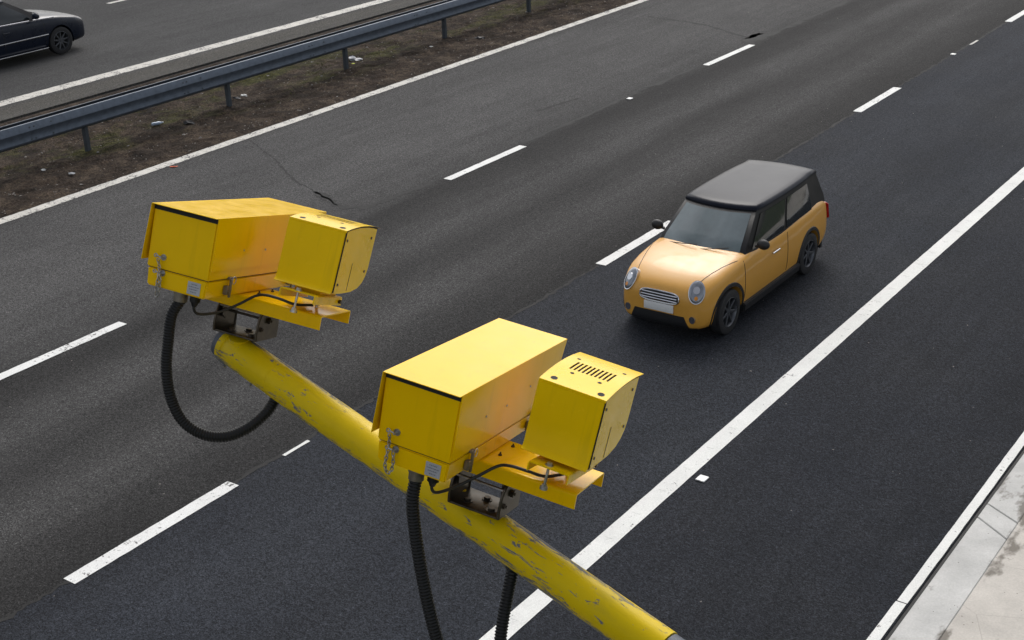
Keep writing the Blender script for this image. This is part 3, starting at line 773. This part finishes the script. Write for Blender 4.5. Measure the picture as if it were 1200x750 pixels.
def hose(pts, label):
    P = resample(spline(pts, 14), .0024); o = empty('cable_conduit', Matrix.Translation(P[0])); tag(o, label, 'hose', 'corrugated hoses hanging below the cameras')
    Q = [p - P[0] for p in P]
    m = MB(); pat = (.0195, .0195, .0170, .0170)
    m.tube(Q, lambda i: pat[i % 4], 18); m.build('corrugated_hose', 'rubber', o, angle=180)
    e = Q[-1]; d = (Q[-1] - Q[-5]).normalized()
    m = MB(); m.cyl(e - d * .012, e + d * .012, .0235, 18); m.build('hose_end', 'rubber', o)
    return o
HA = [(2.3655, -3.3413, 5.2601), (2.3646, -3.3469, 5.243), (2.3442, -3.3758, 5.1932), (2.3437, -3.4045, 5.1111), (2.349, -3.4321, 5.0231), (2.3713, -3.4494, 4.9315), (2.4118, -3.4471, 4.8516), (2.469, -3.4165, 4.8019), (2.5256, -3.3674, 4.7873), (2.5707, -3.3096, 4.8044), (2.6022, -3.2507, 4.8419), (2.6097, -3.2128, 4.8727), (2.606, -3.1898, 4.891)]
HB = [(3.4648, -3.4921, 4.9941), (3.463, -3.4956, 4.9765), (3.4611, -3.5155, 4.915), (3.4755, -3.5321, 4.8279), (3.5042, -3.5509, 4.717), (3.5374, -3.5672, 4.6053), (3.5769, -3.5793, 4.4925), (3.6224, -3.5814, 4.3902), (3.6704, -3.5576, 4.3328), (3.699, -3.5105, 4.3448), (3.6963, -3.4544, 4.4158), (3.6806, -3.401, 4.4995), (3.668, -3.3475, 4.5791), (3.6585, -3.314, 4.6172), (3.65, -3.2922, 4.6323)]
hose(HA, 'black corrugated hose hanging in an open loop below the far camera at the arm tip')
hose(HB, 'black corrugated hose hanging from the nearer camera and leaving the frame at the bottom')

# ------------------------------------------------------------------ cars
def carpaint(name, col, rough=.22, var=.03):
    return simple(name, col, rough, 0, var, 6, coat=.25)
M['car_gold'] = carpaint('golden car paint', (.62, .31, .045), .42)
M['car_roof'] = simple('dark grey roof paint', (.009, .011, .018), .30, 0, .02, .6, spec=.10)
M['car_navy'] = simple('blue black car paint', (.003, .007, .018), .3, 0, .05, 6, spec=.4)
M['glass_dark'] = simple('dark car glass', (.010, .014, .016), .05, 0, .05, 8, coat=0, spec=.9)
M['glass_screen'] = simple('windscreen glass', (.06, .088, .092), .05, 0, .25, 2.5, coat=1, spec=1.)  # pale teal base colour stands in for reflected sky
M['trim_gloss'] = simple('black pillar', (.008, .008, .009), .45, 0, .05, 3, spec=.3)
M['chrome'] = simple('chrome', (.62, .62, .64), .14, 1., .05, 10)
M['trim'] = simple('black plastic trim', (.012, .012, .013), .55, 0, .2, 20)
M['tyre'] = simple('tyre rubber', (.014, .014, .015), .75, 0, .2, 20)
M['alloy'] = simple('alloy wheel', (.10, .105, .115), .4, .7, .1, 20)
M['lens'] = simple('headlamp lens', (.20, .215, .24), .08, .5, .1, 30, coat=.8)
M['amber'] = simple('amber lens', (.6, .22, .02), .2, 0, .1, 30)
M['red_lens'] = simple('red lens', (.35, .01, .01), .2, 0, .1, 30)
M['white_plate'] = simple('number plate', (.70, .70, .68), .4, 0, .05, 30)
M['cloth'] = simple('seat cloth', (.03, .03, .035), .9)

def interp(tab, y, k):
    if y <= tab[0][0]: return tab[0][k]
    for a, b in zip(tab, tab[1:]):
        if y <= b[0]:
            t = (y - a[0]) / (b[0] - a[0]); return a[k] + (b[k] - a[k]) * t
    return tab[-1][k]

def apply_mods(o):
    dg = bpy.context.evaluated_depsgraph_get(); me = bpy.data.meshes.new_from_object(o.evaluated_get(dg))
    old = o.data; o.modifiers.clear(); o.data = me; bpy.data.meshes.remove(old)

def make_car(S, M0, label, group=None):
    root = empty(S['name'], M0); tag(root, label, 'car', group)
    sc = S['scale']
    def part(mb, name, mat, parent=None, **k):
        bmesh.ops.scale(mb.bm, vec=(sc, sc, sc), verts=mb.bm.verts)
        return mb.build(name, mat, parent or root, **k)
    T = S['tab']        # y, half width, z bottom, z belt, z hood centre
    WR, FA, RA = S['wheel_r'], S['front_axle'], S['rear_axle']
    ys = [t[0] for t in T]
    st = []
    for a, b in zip(ys, ys[1:]):
        n = max(1, round((b - a) / .16)); st += [a + (b - a) * k / n for k in range(n)]
    st.append(ys[-1])
    def section(y):
        w, zb, zs, zh = (interp(T, y, k) for k in (1, 2, 3, 4))
        h = zs - zb
        half = [(0, zb), (w * .80, zb), (w * .955, zb + .05 * min(1, h / .6)), (w * .995, zb + h * .33), (w, zb + h * .60), (w * .975, zs - h * .10), (w * .935, zs), (w * .80, zs + (zh - zs) * .62), (w * .42, zs + (zh - zs) * .94), (0, zh)]
        return half
    m = MB(); rings = []
    for y in st:
        h = section(y); pts = [(x, y, z) for x, z in h] + [(-x, y, z) for x, z in h[-2:0:-1]]
        rings.append([m.bm.verts.new(p) for p in pts])
    n = len(rings[0])
    for A, B in zip(rings, rings[1:]):
        for i in range(n):
            j = (i + 1) % n; m.bm.faces.new((A[i], A[j], B[j], B[i]))
    for rg in (rings[0], rings[-1]): m.bm.faces.new(rg)
    bmesh.ops.recalc_face_normals(m.bm, faces=m.bm.faces)
    body = part(m, 'body', S['paint'])
    sb = body.modifiers.new('s', 'SUBSURF'); sb.levels = 2; sb.render_levels = 2
    cut = MB()
    for ax in (FA, RA):
        for s in (-1, 1):
            cut.cyl((s * .50, ax, WR * 1.0), (s * 1.1, ax, WR * 1.0), WR + .045, 40)
    bmesh.ops.scale(cut.bm, vec=(sc, sc, sc), verts=cut.bm.verts)
    co = cut.build('cutter', 'trim', smooth=False); co.matrix_world = M0
    bpy.context.view_layer.update()
    bo = body.modifiers.new('b', 'BOOLEAN'); bo.object = co; bo.operation = 'DIFFERENCE'; bo.solver = 'EXACT'
    bpy.context.view_layer.update(); apply_mods(body)
    cm = co.data; bpy.data.objects.remove(co); bpy.data.meshes.remove(cm)
    for p in body.data.polygons: p.use_smooth = True
    body.data.set_sharp_from_angle(angle=R(32))
    # cabin: glasshouse loft, front y, rear y, half width at several heights
    G = S['cabin']      # z, yfront, yrear, halfwidth, crown
    def ringc(z, yf, yr, hw, cr, ins=0.):
        pts = []
        nx = 8
        for i in range(nx + 1):
            u = -1 + 2 * i / nx; pts.append((u * (hw - ins) * .93, yf + ins + cr * u * u, z))
        ny = 10
        for i in range(1, ny):
            v = i / ny; pts.append(((hw - ins) * (.93 + .07 * math.sin(math.pi * min(1, v * 1.15)) ** .5 if v < .87 else .93), yf + cr + (yr - cr * .7 - yf - cr) * v, z))
        for i in range(nx + 1):
            u = 1 - 2 * i / nx; pts.append((u * (hw - ins) * .93, yr - ins - cr * .7 * u * u, z))
        for i in range(1, ny):
            v = 1 - i / ny; pts.append((-(hw - ins) * (.93 + .07 * math.sin(math.pi * min(1, v * 1.15)) ** .5 if v < .87 else .93), yf + cr + (yr - cr * .7 - yf - cr) * v, z))
        return pts
    m = MB(); rg = [[m.bm.verts.new(p) for p in ringc(*g)] for g in G[:-1]]
    n = len(rg[0])
    for A, B in zip(rg, rg[1:]):
        for i in range(n): m.bm.faces.new((A[i], A[(i + 1) % n], B[(i + 1) % n], B[i]))
    m.bm.faces.new(rg[-1]); part(m, 'cabin_pillars', S.get('pillar', 'trim_gloss'), angle=40)
    # roof with a slight crown
    z0, yf, yr, hw, cr = G[-2]; zt = G[-1][0]
    m = MB(); layers = []
    base_r = ringc(z0, yf, yr, hw, cr); yc = (yf + yr) / 2; hr_ = zt - z0
    for k, dz in ((1.00, -.016), (1.022, -.008), (1.022, .002), (1.0, .45 * hr_), (.93, .70 * hr_), (.80, .86 * hr_), (.60, .95 * hr_), (.35, .99 * hr_), (.1, hr_)):
        layers.append([m.bm.verts.new((x * k, yc + (y - yc) * (1 - (1 - k) * .8), z + dz)) for x, y, z in base_r])
    for A, B in zip(layers, layers[1:]):
        for i in range(n): m.bm.faces.new((A[i], A[(i + 1) % n], B[(i + 1) % n], B[i]))
    m.bm.faces.new(layers[-1]); m.bm.faces.new(layers[0][::-1]); part(m, 'roof', S['roof'], angle=50)
    # glazing panels lie a few millimetres proud of the pillars
    def lerp_ring(t):
        z = G[0][0] + (G[-2][0] - G[0][0]) * t
        for a, b in zip(G[:-1], G[1:-1]):
            if z <= b[0] + 1e-9:
                u = (z - a[0]) / (b[0] - a[0]); return tuple(a[k] + (b[k] - a[k]) * u for k in range(5))
        return G[-2]
    def panel(name, side, a0, a1, t0, t1, mat, parent=None):
        m = MB(); N, K = 10, 5; rows = []
        for j in range(K + 1):
            t = t0 + (t1 - t0) * j / K; z, yf_, yr_, hw_, cr_ = lerp_ring(t); row = []
            for i in range(N + 1):
                s = a0 + (a1 - a0) * i / N
                if side == 'f': p = (s * hw_ * .93, yf_ + cr_ * s * s - .010, z)
                elif side == 'r': p = (s * hw_ * .93, yr_ - cr_ * .7 * s * s + .006, z)
                else:
                    v = s; y = yf_ + cr_ + (yr_ - cr_ * .7 - yf_ - cr_) * v
                    k = .93 + .07 * math.sin(math.pi * min(1, v * 1.15)) ** .5 if v < .87 else .93
                    p = (side * (hw_ * k + .008), y, z)
                row.append(m.bm.verts.new(p))
            rows.append(row)
        for A, B in zip(rows, rows[1:]):
            for i in range(N): m.bm.faces.new((A[i], A[i + 1], B[i + 1], B[i]))
        return part(m, name, mat, parent, angle=60)
    panel('windscreen', 'f', -.90, .90, .05, .92, 'glass_screen')
    panel('rear_window', 'r', -.85, .85, .12, .88, 'glass_dark')
    for s in (-1, 1):
        for a, b in S['side_windows']: panel('side_window', s, a, b, .08, .88, 'glass_dark')
    # wheels
    for ax in (FA, RA):
        for s in (-1, 1):
            wx = s * S['track']
            wh = empty('wheel', Matrix.Identity(4)); wh.parent = root; wh.location = (wx * sc, ax * sc, WR * sc)
            def wp(mb, name, mat, par=wh):
                bmesh.ops.scale(mb.bm, vec=(sc, sc, sc), verts=mb.bm.verts); return mb.build(name, mat, par)
            m = MB(); pr = [(-.095, WR - .10), (-.098, WR - .04), (-.085, WR - .008), (-.05, WR), (.05, WR), (.085, WR - .008), (.098, WR - .04), (.095, WR - .10)]
            rows = [[m.bm.verts.new((u, r * math.cos(t), r * math.sin(t))) for t in [2 * math.pi * k / 36 for k in range(36)]] for u, r in pr]
            for A, B in zip(rows, rows[1:]):
                for k in range(36): m.bm.faces.new((A[k], A[(k + 1) % 36], B[(k + 1) % 36], B[k]))
            wp(m, 'tyre', 'tyre')
            m = MB(); rr_ = WR - .10
            pr = [(s * .088, rr_ + .004), (s * .094, rr_ - .01), (s * .06, rr_ - .025), (s * -.02, rr_ - .03)]
            rows = [[m.bm.verts.new((u, r * math.cos(t), r * math.sin(t))) for t in [2 * math.pi * k / 36 for k in range(36)]] for u, r in pr]
            for A, B in zip(rows, rows[1:]):
                for k in range(36): m.bm.faces.new((A[k], A[(k + 1) % 36], B[(k + 1) % 36], B[k]))
            m.cyl((s * .03, 0, 0), (s * .078, 0, 0), .045, 20, .034)
            for k in range(S['spokes']):
                a = 2 * math.pi * k / S['spokes']; Rm = Matrix.Rotation(a, 4, 'X')
                m.hexa([Rm @ Vector(p) for p in ((s * .045, -.022, .02), (s * .072, -.022, .02), (s * .072, .022, .02), (s * .045, .022, .02), (s * .045, -.013, rr_ - .015), (s * .08, -.013, rr_ - .015), (s * .08, .013, rr_ - .015), (s * .045, .013, rr_ - .015))], .004, 1)
            wp(m, 'rim', 'alloy')
            m = MB(); m.cyl((s * -.03, 0, 0), (s * -.02, 0, 0), rr_, 24); wp(m, 'brake_disc', 'trim')
            m = MB()            # inner wheel liner
            ww = WR + .052
            pr = [(wx + s * .065, ww), (wx - s * .26, ww)]
            rows = [[m.bm.verts.new((u, ax + r * math.cos(t), WR + r * math.sin(t))) for t in [math.pi * (-.08 + 1.16 * k / 24) for k in range(25)]] for u, r in pr]
            for k in range(24): m.bm.faces.new((rows[0][k], rows[0][k + 1], rows[1][k + 1], rows[1][k]))
            part(m, 'wheel_liner', 'trim')
    from mathutils.bvhtree import BVHTree
    bv = BVHTree.FromPolygons([v.co.copy() / sc for v in body.data.vertices], [tuple(p.vertices) for p in body.data.polygons])
    def probe(o, d):
        h = bv.ray_cast(Vector(o), Vector(d).normalized())
        return (h[0], h[1]) if h[0] is not None else (Vector(o), Vector((0, -1, 0)))
    S['probe'] = probe
    S['extras'](part, S, root, T)
    xs_ = S.get('xscale')
    if xs_: root.scale = (xs_, 1, 1)
    return root

def mini_extras(part, S, root, T):
    hw = lambda y: interp(T, y, 1)
    WR = S['wheel_r']
    for ax in (S['front_axle'], S['rear_axle']):
        for s in (-1, 1):
            m = MB(); rows = [[], [], []]
            for k in range(31):
                t = math.pi * (-.06 + 1.12 * k / 30); ra, rb = WR + .040, WR + .098
                y, z = ax + rb * math.cos(t), WR + rb * math.sin(t)
                xx = S['probe']((s * 2, y, max(z, .24)), (-s, 0, 0))[0].x
                if abs(xx) > 1.2 or abs(xx) < .5: xx = s * hw(y) * .96
                rows[0].append(m.bm.verts.new((xx + s * .012, ax + ra * math.cos(t), WR + ra * math.sin(t))))
                rows[1].append(m.bm.verts.new((xx + s * .012, ax + (rb - .012) * math.cos(t), WR + (rb - .012) * math.sin(t))))
                rows[2].append(m.bm.verts.new((xx - s * .01, y, z)))
            for A, B in zip(rows, rows[1:]):
                for k in range(30): m.bm.faces.new((A[k], A[k + 1], B[k + 1], B[k]))
            part(m, 'wheel_arch', 'trim')
    for s in (-1, 1):
        m = MB(); m.hexa([(s * .70, -.86, .165), (s * .845, -.86, .165), (s * .845, .88, .165), (s * .70, .88, .165), (s * .70, -.86, .30), (s * .862, -.86, .285), (s * .862, .88, .285), (s * .70, .88, .30)], .015, 2); part(m, 'sill', 'trim')
        m = MB(); m.cyl((s * .845, -.06, .745), (s * .872, -.06, .745), .010, 10); m.cyl((s * .845, .12, .745), (s * .872, .12, .745), .010, 10); m.cyl((s * .872, -.075, .745), (s * .872, .135, .745), .013, 12); part(m, 'door_handle', 'chrome')
        for y0, y1 in ((-.83, -.826), (.46, .464)):
            m = MB(); m.tube([(S['probe']((s * 2, y0, z), (-s, 0, 0))[0].x + s * .0005, y0, z) for z in [.32 + .056 * k for k in range(11)]], .0055, 6); part(m, 'door_gap', 'trim')
        # oval headlamps set flush into the wing
        hp, hn = S['probe']((s * .565, -2.6, 1.25), (0, .80, -.50)); hn = (hn + Vector((s * .25, -.6, .2))).normalized()
        ux = Vector((0, 0, 1)).cross(hn).normalized(); uz = hn.cross(ux)
        def oval(mb, rx, rz, off, dome, N=28):
            rows = []
            for f, o_ in ((1, -.09), (1, off), (.93, off + dome * .35), (.72, off + dome * .75), (.4, off + dome), (.04, off + dome * 1.05)):
                rows.append([mb.bm.verts.new(hp + ux * (rx * f * math.cos(t)) + uz * (rz * f * math.sin(t)) + hn * o_) for t in [2 * math.pi * q / N for q in range(N)]])
            for A, B in zip(rows, rows[1:]):
                for q in range(N): mb.bm.faces.new((A[q], A[(q + 1) % N], B[(q + 1) % N], B[q]))
            mb.bm.faces.new(rows[-1])
        m = MB(); oval(m, .122, .158, .005, .003); hl = part(m, 'headlight', 'chrome')
        m = MB(); oval(m, .111, .147, .007, .024); part(m, 'lens', 'lens', hl)
        m = MB(); m.cyl(hp + hn * .018 + uz * .02, hp + hn * .034 + uz * .02, .058, 24, .050); part(m, 'reflector', 'chrome', hl)
        m = MB(); m.cyl(hp + hn * .018 - uz * .085, hp + hn * .031 - uz * .085, .030, 20, .026); part(m, 'indicator', 'amber', hl)
        # bonnet edge seam
        sp_ = [S['probe']((s * (.50 + .24 * k / 10), -1.72 + .80 * k / 10, 3), (0, 0, -1))[0] for k in range(11)]
        m = MB(); m.tube([p + Vector((0, 0, .0005)) for p in sp_], .005, 6); part(m, 'bonnet_seam', 'trim')
        # fog lamps
        m = MB(); q = S['probe']((s * .55, -4, .36), (0, 1, 0))[0].y; m.cyl((s * .55, q + .05, .36), (s * .55, q - .012, .36), .05, 22); fl = part(m, 'fog_lamp', 'chrome')
        # mirrors
        m = MB(); bmesh.ops.create_icosphere(m.bm, subdivisions=3, radius=1)
        for v in m.bm.verts: v.co = Vector((v.co.x * .105 + s * .93, v.co.y * .06 - .50, v.co.z * .07 + 1.02))
        m.cyl((s * .80, -.50, .98), (s * .88, -.50, 1.0), .02, 10)
        part(m, 'wing_mirror', 'trim')
        m = MB(); m.hexa([(s * .62, 1.95, .62), (s * .70, 1.92, .62), (s * .70, 1.90, .86), (s * .62, 1.94, .86), (s * .62, 2.035, .62), (s * .80, 1.96, .62), (s * .79, 1.92, .86), (s * .62, 2.01, .86)], .01, 2); part(m, 'tail_light', 'red_lens')
    def fy(x, z, o=0.): return S['probe']((x, -4, z), (0, 1, 0))[0].y - o
    def fp(x, z, o=0.): return (x, fy(x, z, o), z)
    def skin(poly, out, back):          # a solid following the nose
        mb = MB(); N = 14
        (xa, xb, z0, z1, tp) = poly; F = []; K = 4
        for j in range(K + 1):
            z = z0 + (z1 - z0) * j / K; hwid = xb + (tp - xb) * j / K
            F.append([mb.bm.verts.new(fp(-hwid + 2 * hwid * i / N, z, out)) for i in range(N + 1)])
        for A, B in zip(F, F[1:]):
            for i in range(N): mb.bm.faces.new((A[i], A[i + 1], B[i + 1], B[i]))
        g = bmesh.ops.extrude_face_region(mb.bm, geom=list(mb.bm.faces))
        for v in g['geom']:
            if isinstance(v, bmesh.types.BMVert): v.co.y += back
        return mb
    gl = [(.33 * math.copysign(abs(math.cos(t)) ** .5, math.cos(t)), .60 + .07 * math.copysign(abs(math.sin(t)) ** .7, math.sin(t))) for t in [2 * math.pi * k / 48 for k in range(48)]]
    m = MB(); m.tube([fp(x, z, .006) for x, z in gl], .014, 8, closed=True); gr = part(m, 'grille', 'chrome')
    gb = part(skin((-.3, .31, .545, .655, .31), .004, .02), 'grille_mesh', 'trim', gr)
    for z in (.565, .60, .635):
        m = MB(); m.tube([fp(-.30 + .06 * k, z, .012) for k in range(11)], .011, 6); part(m, 'grille_bar', 'chrome', gr)
    part(skin((-.5, .50, .235, .385, .42), .006, .05), 'lower_intake', 'trim')
    y_ = fy(0, .46) - .012; m = MB(); m.box((-.25, y_ - .006, .405), (.25, y_ + .008, .515), .003); part(m, 'number_plate', 'white_plate')
    part(skin((-.5, .60, .20, .235, .60), .010, .05), 'front_lip', 'trim')
    m = MB(); m.prism([(-.70, .16), (.70, .16), (.70, .34), (-.70, .34)], lambda u, v, t: (u, t - .12 * (u / .7) ** 2, v), S['tail'] - .05, S['tail'] + .03, .01); part(m, 'rear_valance', 'trim')
    def top(x, y, o=0.): 
        q = S['probe']((x, y, 3), (0, 0, -1))[0]; return (x, y, q.z + o)
    for xa, xb in ((-.50, .02), (.02, .52)):
        m = MB(); m.tube([(xa + (xb - xa) * k / 5, -.895 + .16 * ((xa + (xb - xa) * k / 5) / .74) ** 2 - .004 + .016 * k / 5, .945 + .012 * k) for k in range(6)], .006, 6); part(m, 'wiper', 'trim')

MINI = dict(name='parked_car', scale=.925, paint='car_gold', roof='car_roof', wheel_r=.305, front_axle=-1.235, rear_axle=1.232, track=.735, spokes=7, cladding=True,
    tab=[(-1.855, .34, .30, .50, .56), (-1.845, .52, .24, .56, .64), (-1.80, .64, .20, .63, .735), (-1.70, .735, .18, .71, .80), (-1.5, .80, .17, .80, .87), (-1.2, .83, .17, .86, .925), (-.8, .84, .18, .90, .97),
         (0, .845, .18, .93, .96), (.9, .845, .18, .95, .97), (1.4, .83, .18, .955, .97), (1.75, .81, .20, .95, .96), (1.95, .77, .24, .90, .92), (2.04, .70, .30, .60, .62)],
    cabin=[(.90, -.88, 1.97, .80, .16), (1.0, -.79, 1.95, .78, .15), (1.36, -.28, 1.80, .66, .11), (1.43, 0, 0, 0, 0)],
    tail=2.04, xscale=.86,
    side_windows=[(.06, .42), (.45, .80)], extras=mini_extras)
MINI['name'] = 'passing_car'
make_car(MINI, Matrix.Translation((-1.81, 8.98, .004)), 'golden yellow small hatchback with black roof driving towards the viewer on the dark lane')

def saloon_extras(part, S, root, T):
    for s in (-1, 1):
        m = MB(); m.box((s * .80 if s > 0 else -.905, -1.0, .52), (s * .905 if s > 0 else -.80, 1.05, .55), .008); part(m, 'side_moulding', 'chrome')
        m = MB(); m.box((s * .80 if s > 0 else -.90, -.95, .22), (s * .90 if s > 0 else -.80, 1.0, .245), .006); part(m, 'sill_trim', 'chrome')
        m = MB(); m.tube([(s * .858, -1.25, .895), (s * .868, -.8, .915), (s * .875, 0, .94), (s * .872, .9, .955), (s * .85, 1.5, .955)], .012, 6); part(m, 'waist_trim', 'chrome')
        for y in (.02, 1.0):
            m = MB(); m.cyl((s * .885, y, .76), (s * .885, y + .17, .76), .014, 10); part(m, 'door_handle', 'car_navy')
        for y0 in (-.92, .18, 1.22):
            m = MB(); m.tube([(S['probe']((s * 2, y0, z), (-s, 0, 0))[0].x + s * .0005, y0, z) for z in [.32 + .056 * k for k in range(11)]], .005, 6); part(m, 'door_gap', 'trim')
        m = MB(); m.hexa([(s * .52, -2.12, .60), (s * .80, -1.90, .62), (s * .80, -1.85, .74), (s * .52, -2.05, .74), (s * .50, -2.215, .58), (s * .84, -1.94, .60), (s * .82, -1.86, .76), (s * .50, -2.12, .745)], .02, 2); part(m, 'headlight', 'lens')
        m = MB(); bmesh.ops.create_icosphere(m.bm, subdivisions=3, radius=1)
        for v in m.bm.verts: v.co = Vector((v.co.x * .11 + s * .97, v.co.y * .06 - .68, v.co.z * .075 + 1.02))
        m.cyl((s * .84, -.68, .96), (s * .92, -.68, 1.0), .02, 10)
        part(m, 'wing_mirror', 'car_navy')
        m = MB(); m.box((s * .60 if s > 0 else -.84, 2.06, .68), (s * .84 if s > 0 else -.60, 2.16, .90), .02); part(m, 'tail_light', 'red_lens')
    m = MB(); m.box((-.42, -2.235, .52), (.42, -2.19, .66), .02); part(m, 'grille', 'trim')
    m = MB(); m.box((-.26, -2.262, .38), (.26, -2.235, .49), .004); part(m, 'number_plate', 'white_plate')
    m = MB(); m.tube([(-.6, -1.02, .99), (-.1, -.94, 1.03), (.15, -.90, 1.035)], .008, 6); part(m, 'wiper', 'trim')
SAL = dict(name='passing_car', scale=1.0, paint='car_navy', roof='car_navy', wheel_r=.32, front_axle=-1.35, rear_axle=1.30, track=.78, spokes=9,
    tab=[(-2.235, .45, .34, .55, .58), (-2.22, .62, .26, .62, .66), (-2.14, .76, .22, .69, .74), (-1.9, .85, .20, .78, .83), (-1.4, .885, .19, .87, .93), (-1.0, .89, .19, .90, .985),
         (0, .895, .19, .94, .98), (1.2, .89, .19, .96, .99), (1.8, .86, .21, .96, .98), (2.08, .80, .26, .92, .94), (2.2, .70, .34, .62, .64)],
    cabin=[(.92, -1.12, 1.95, .83, .18), (1.02, -.98, 1.9, .80, .17), (1.40, -.25, 1.55, .62, .10), (1.47, 0, 0, 0, 0)],
    side_windows=[(.08, .44), (.47, .84)], extras=saloon_extras)
make_car(SAL, Matrix.Translation((-22.6, 12.85, .004)) @ Matrix.Rotation(math.pi, 4, 'Z'), 'blue black car on the opposite carriageway, cut off by the top left corner')
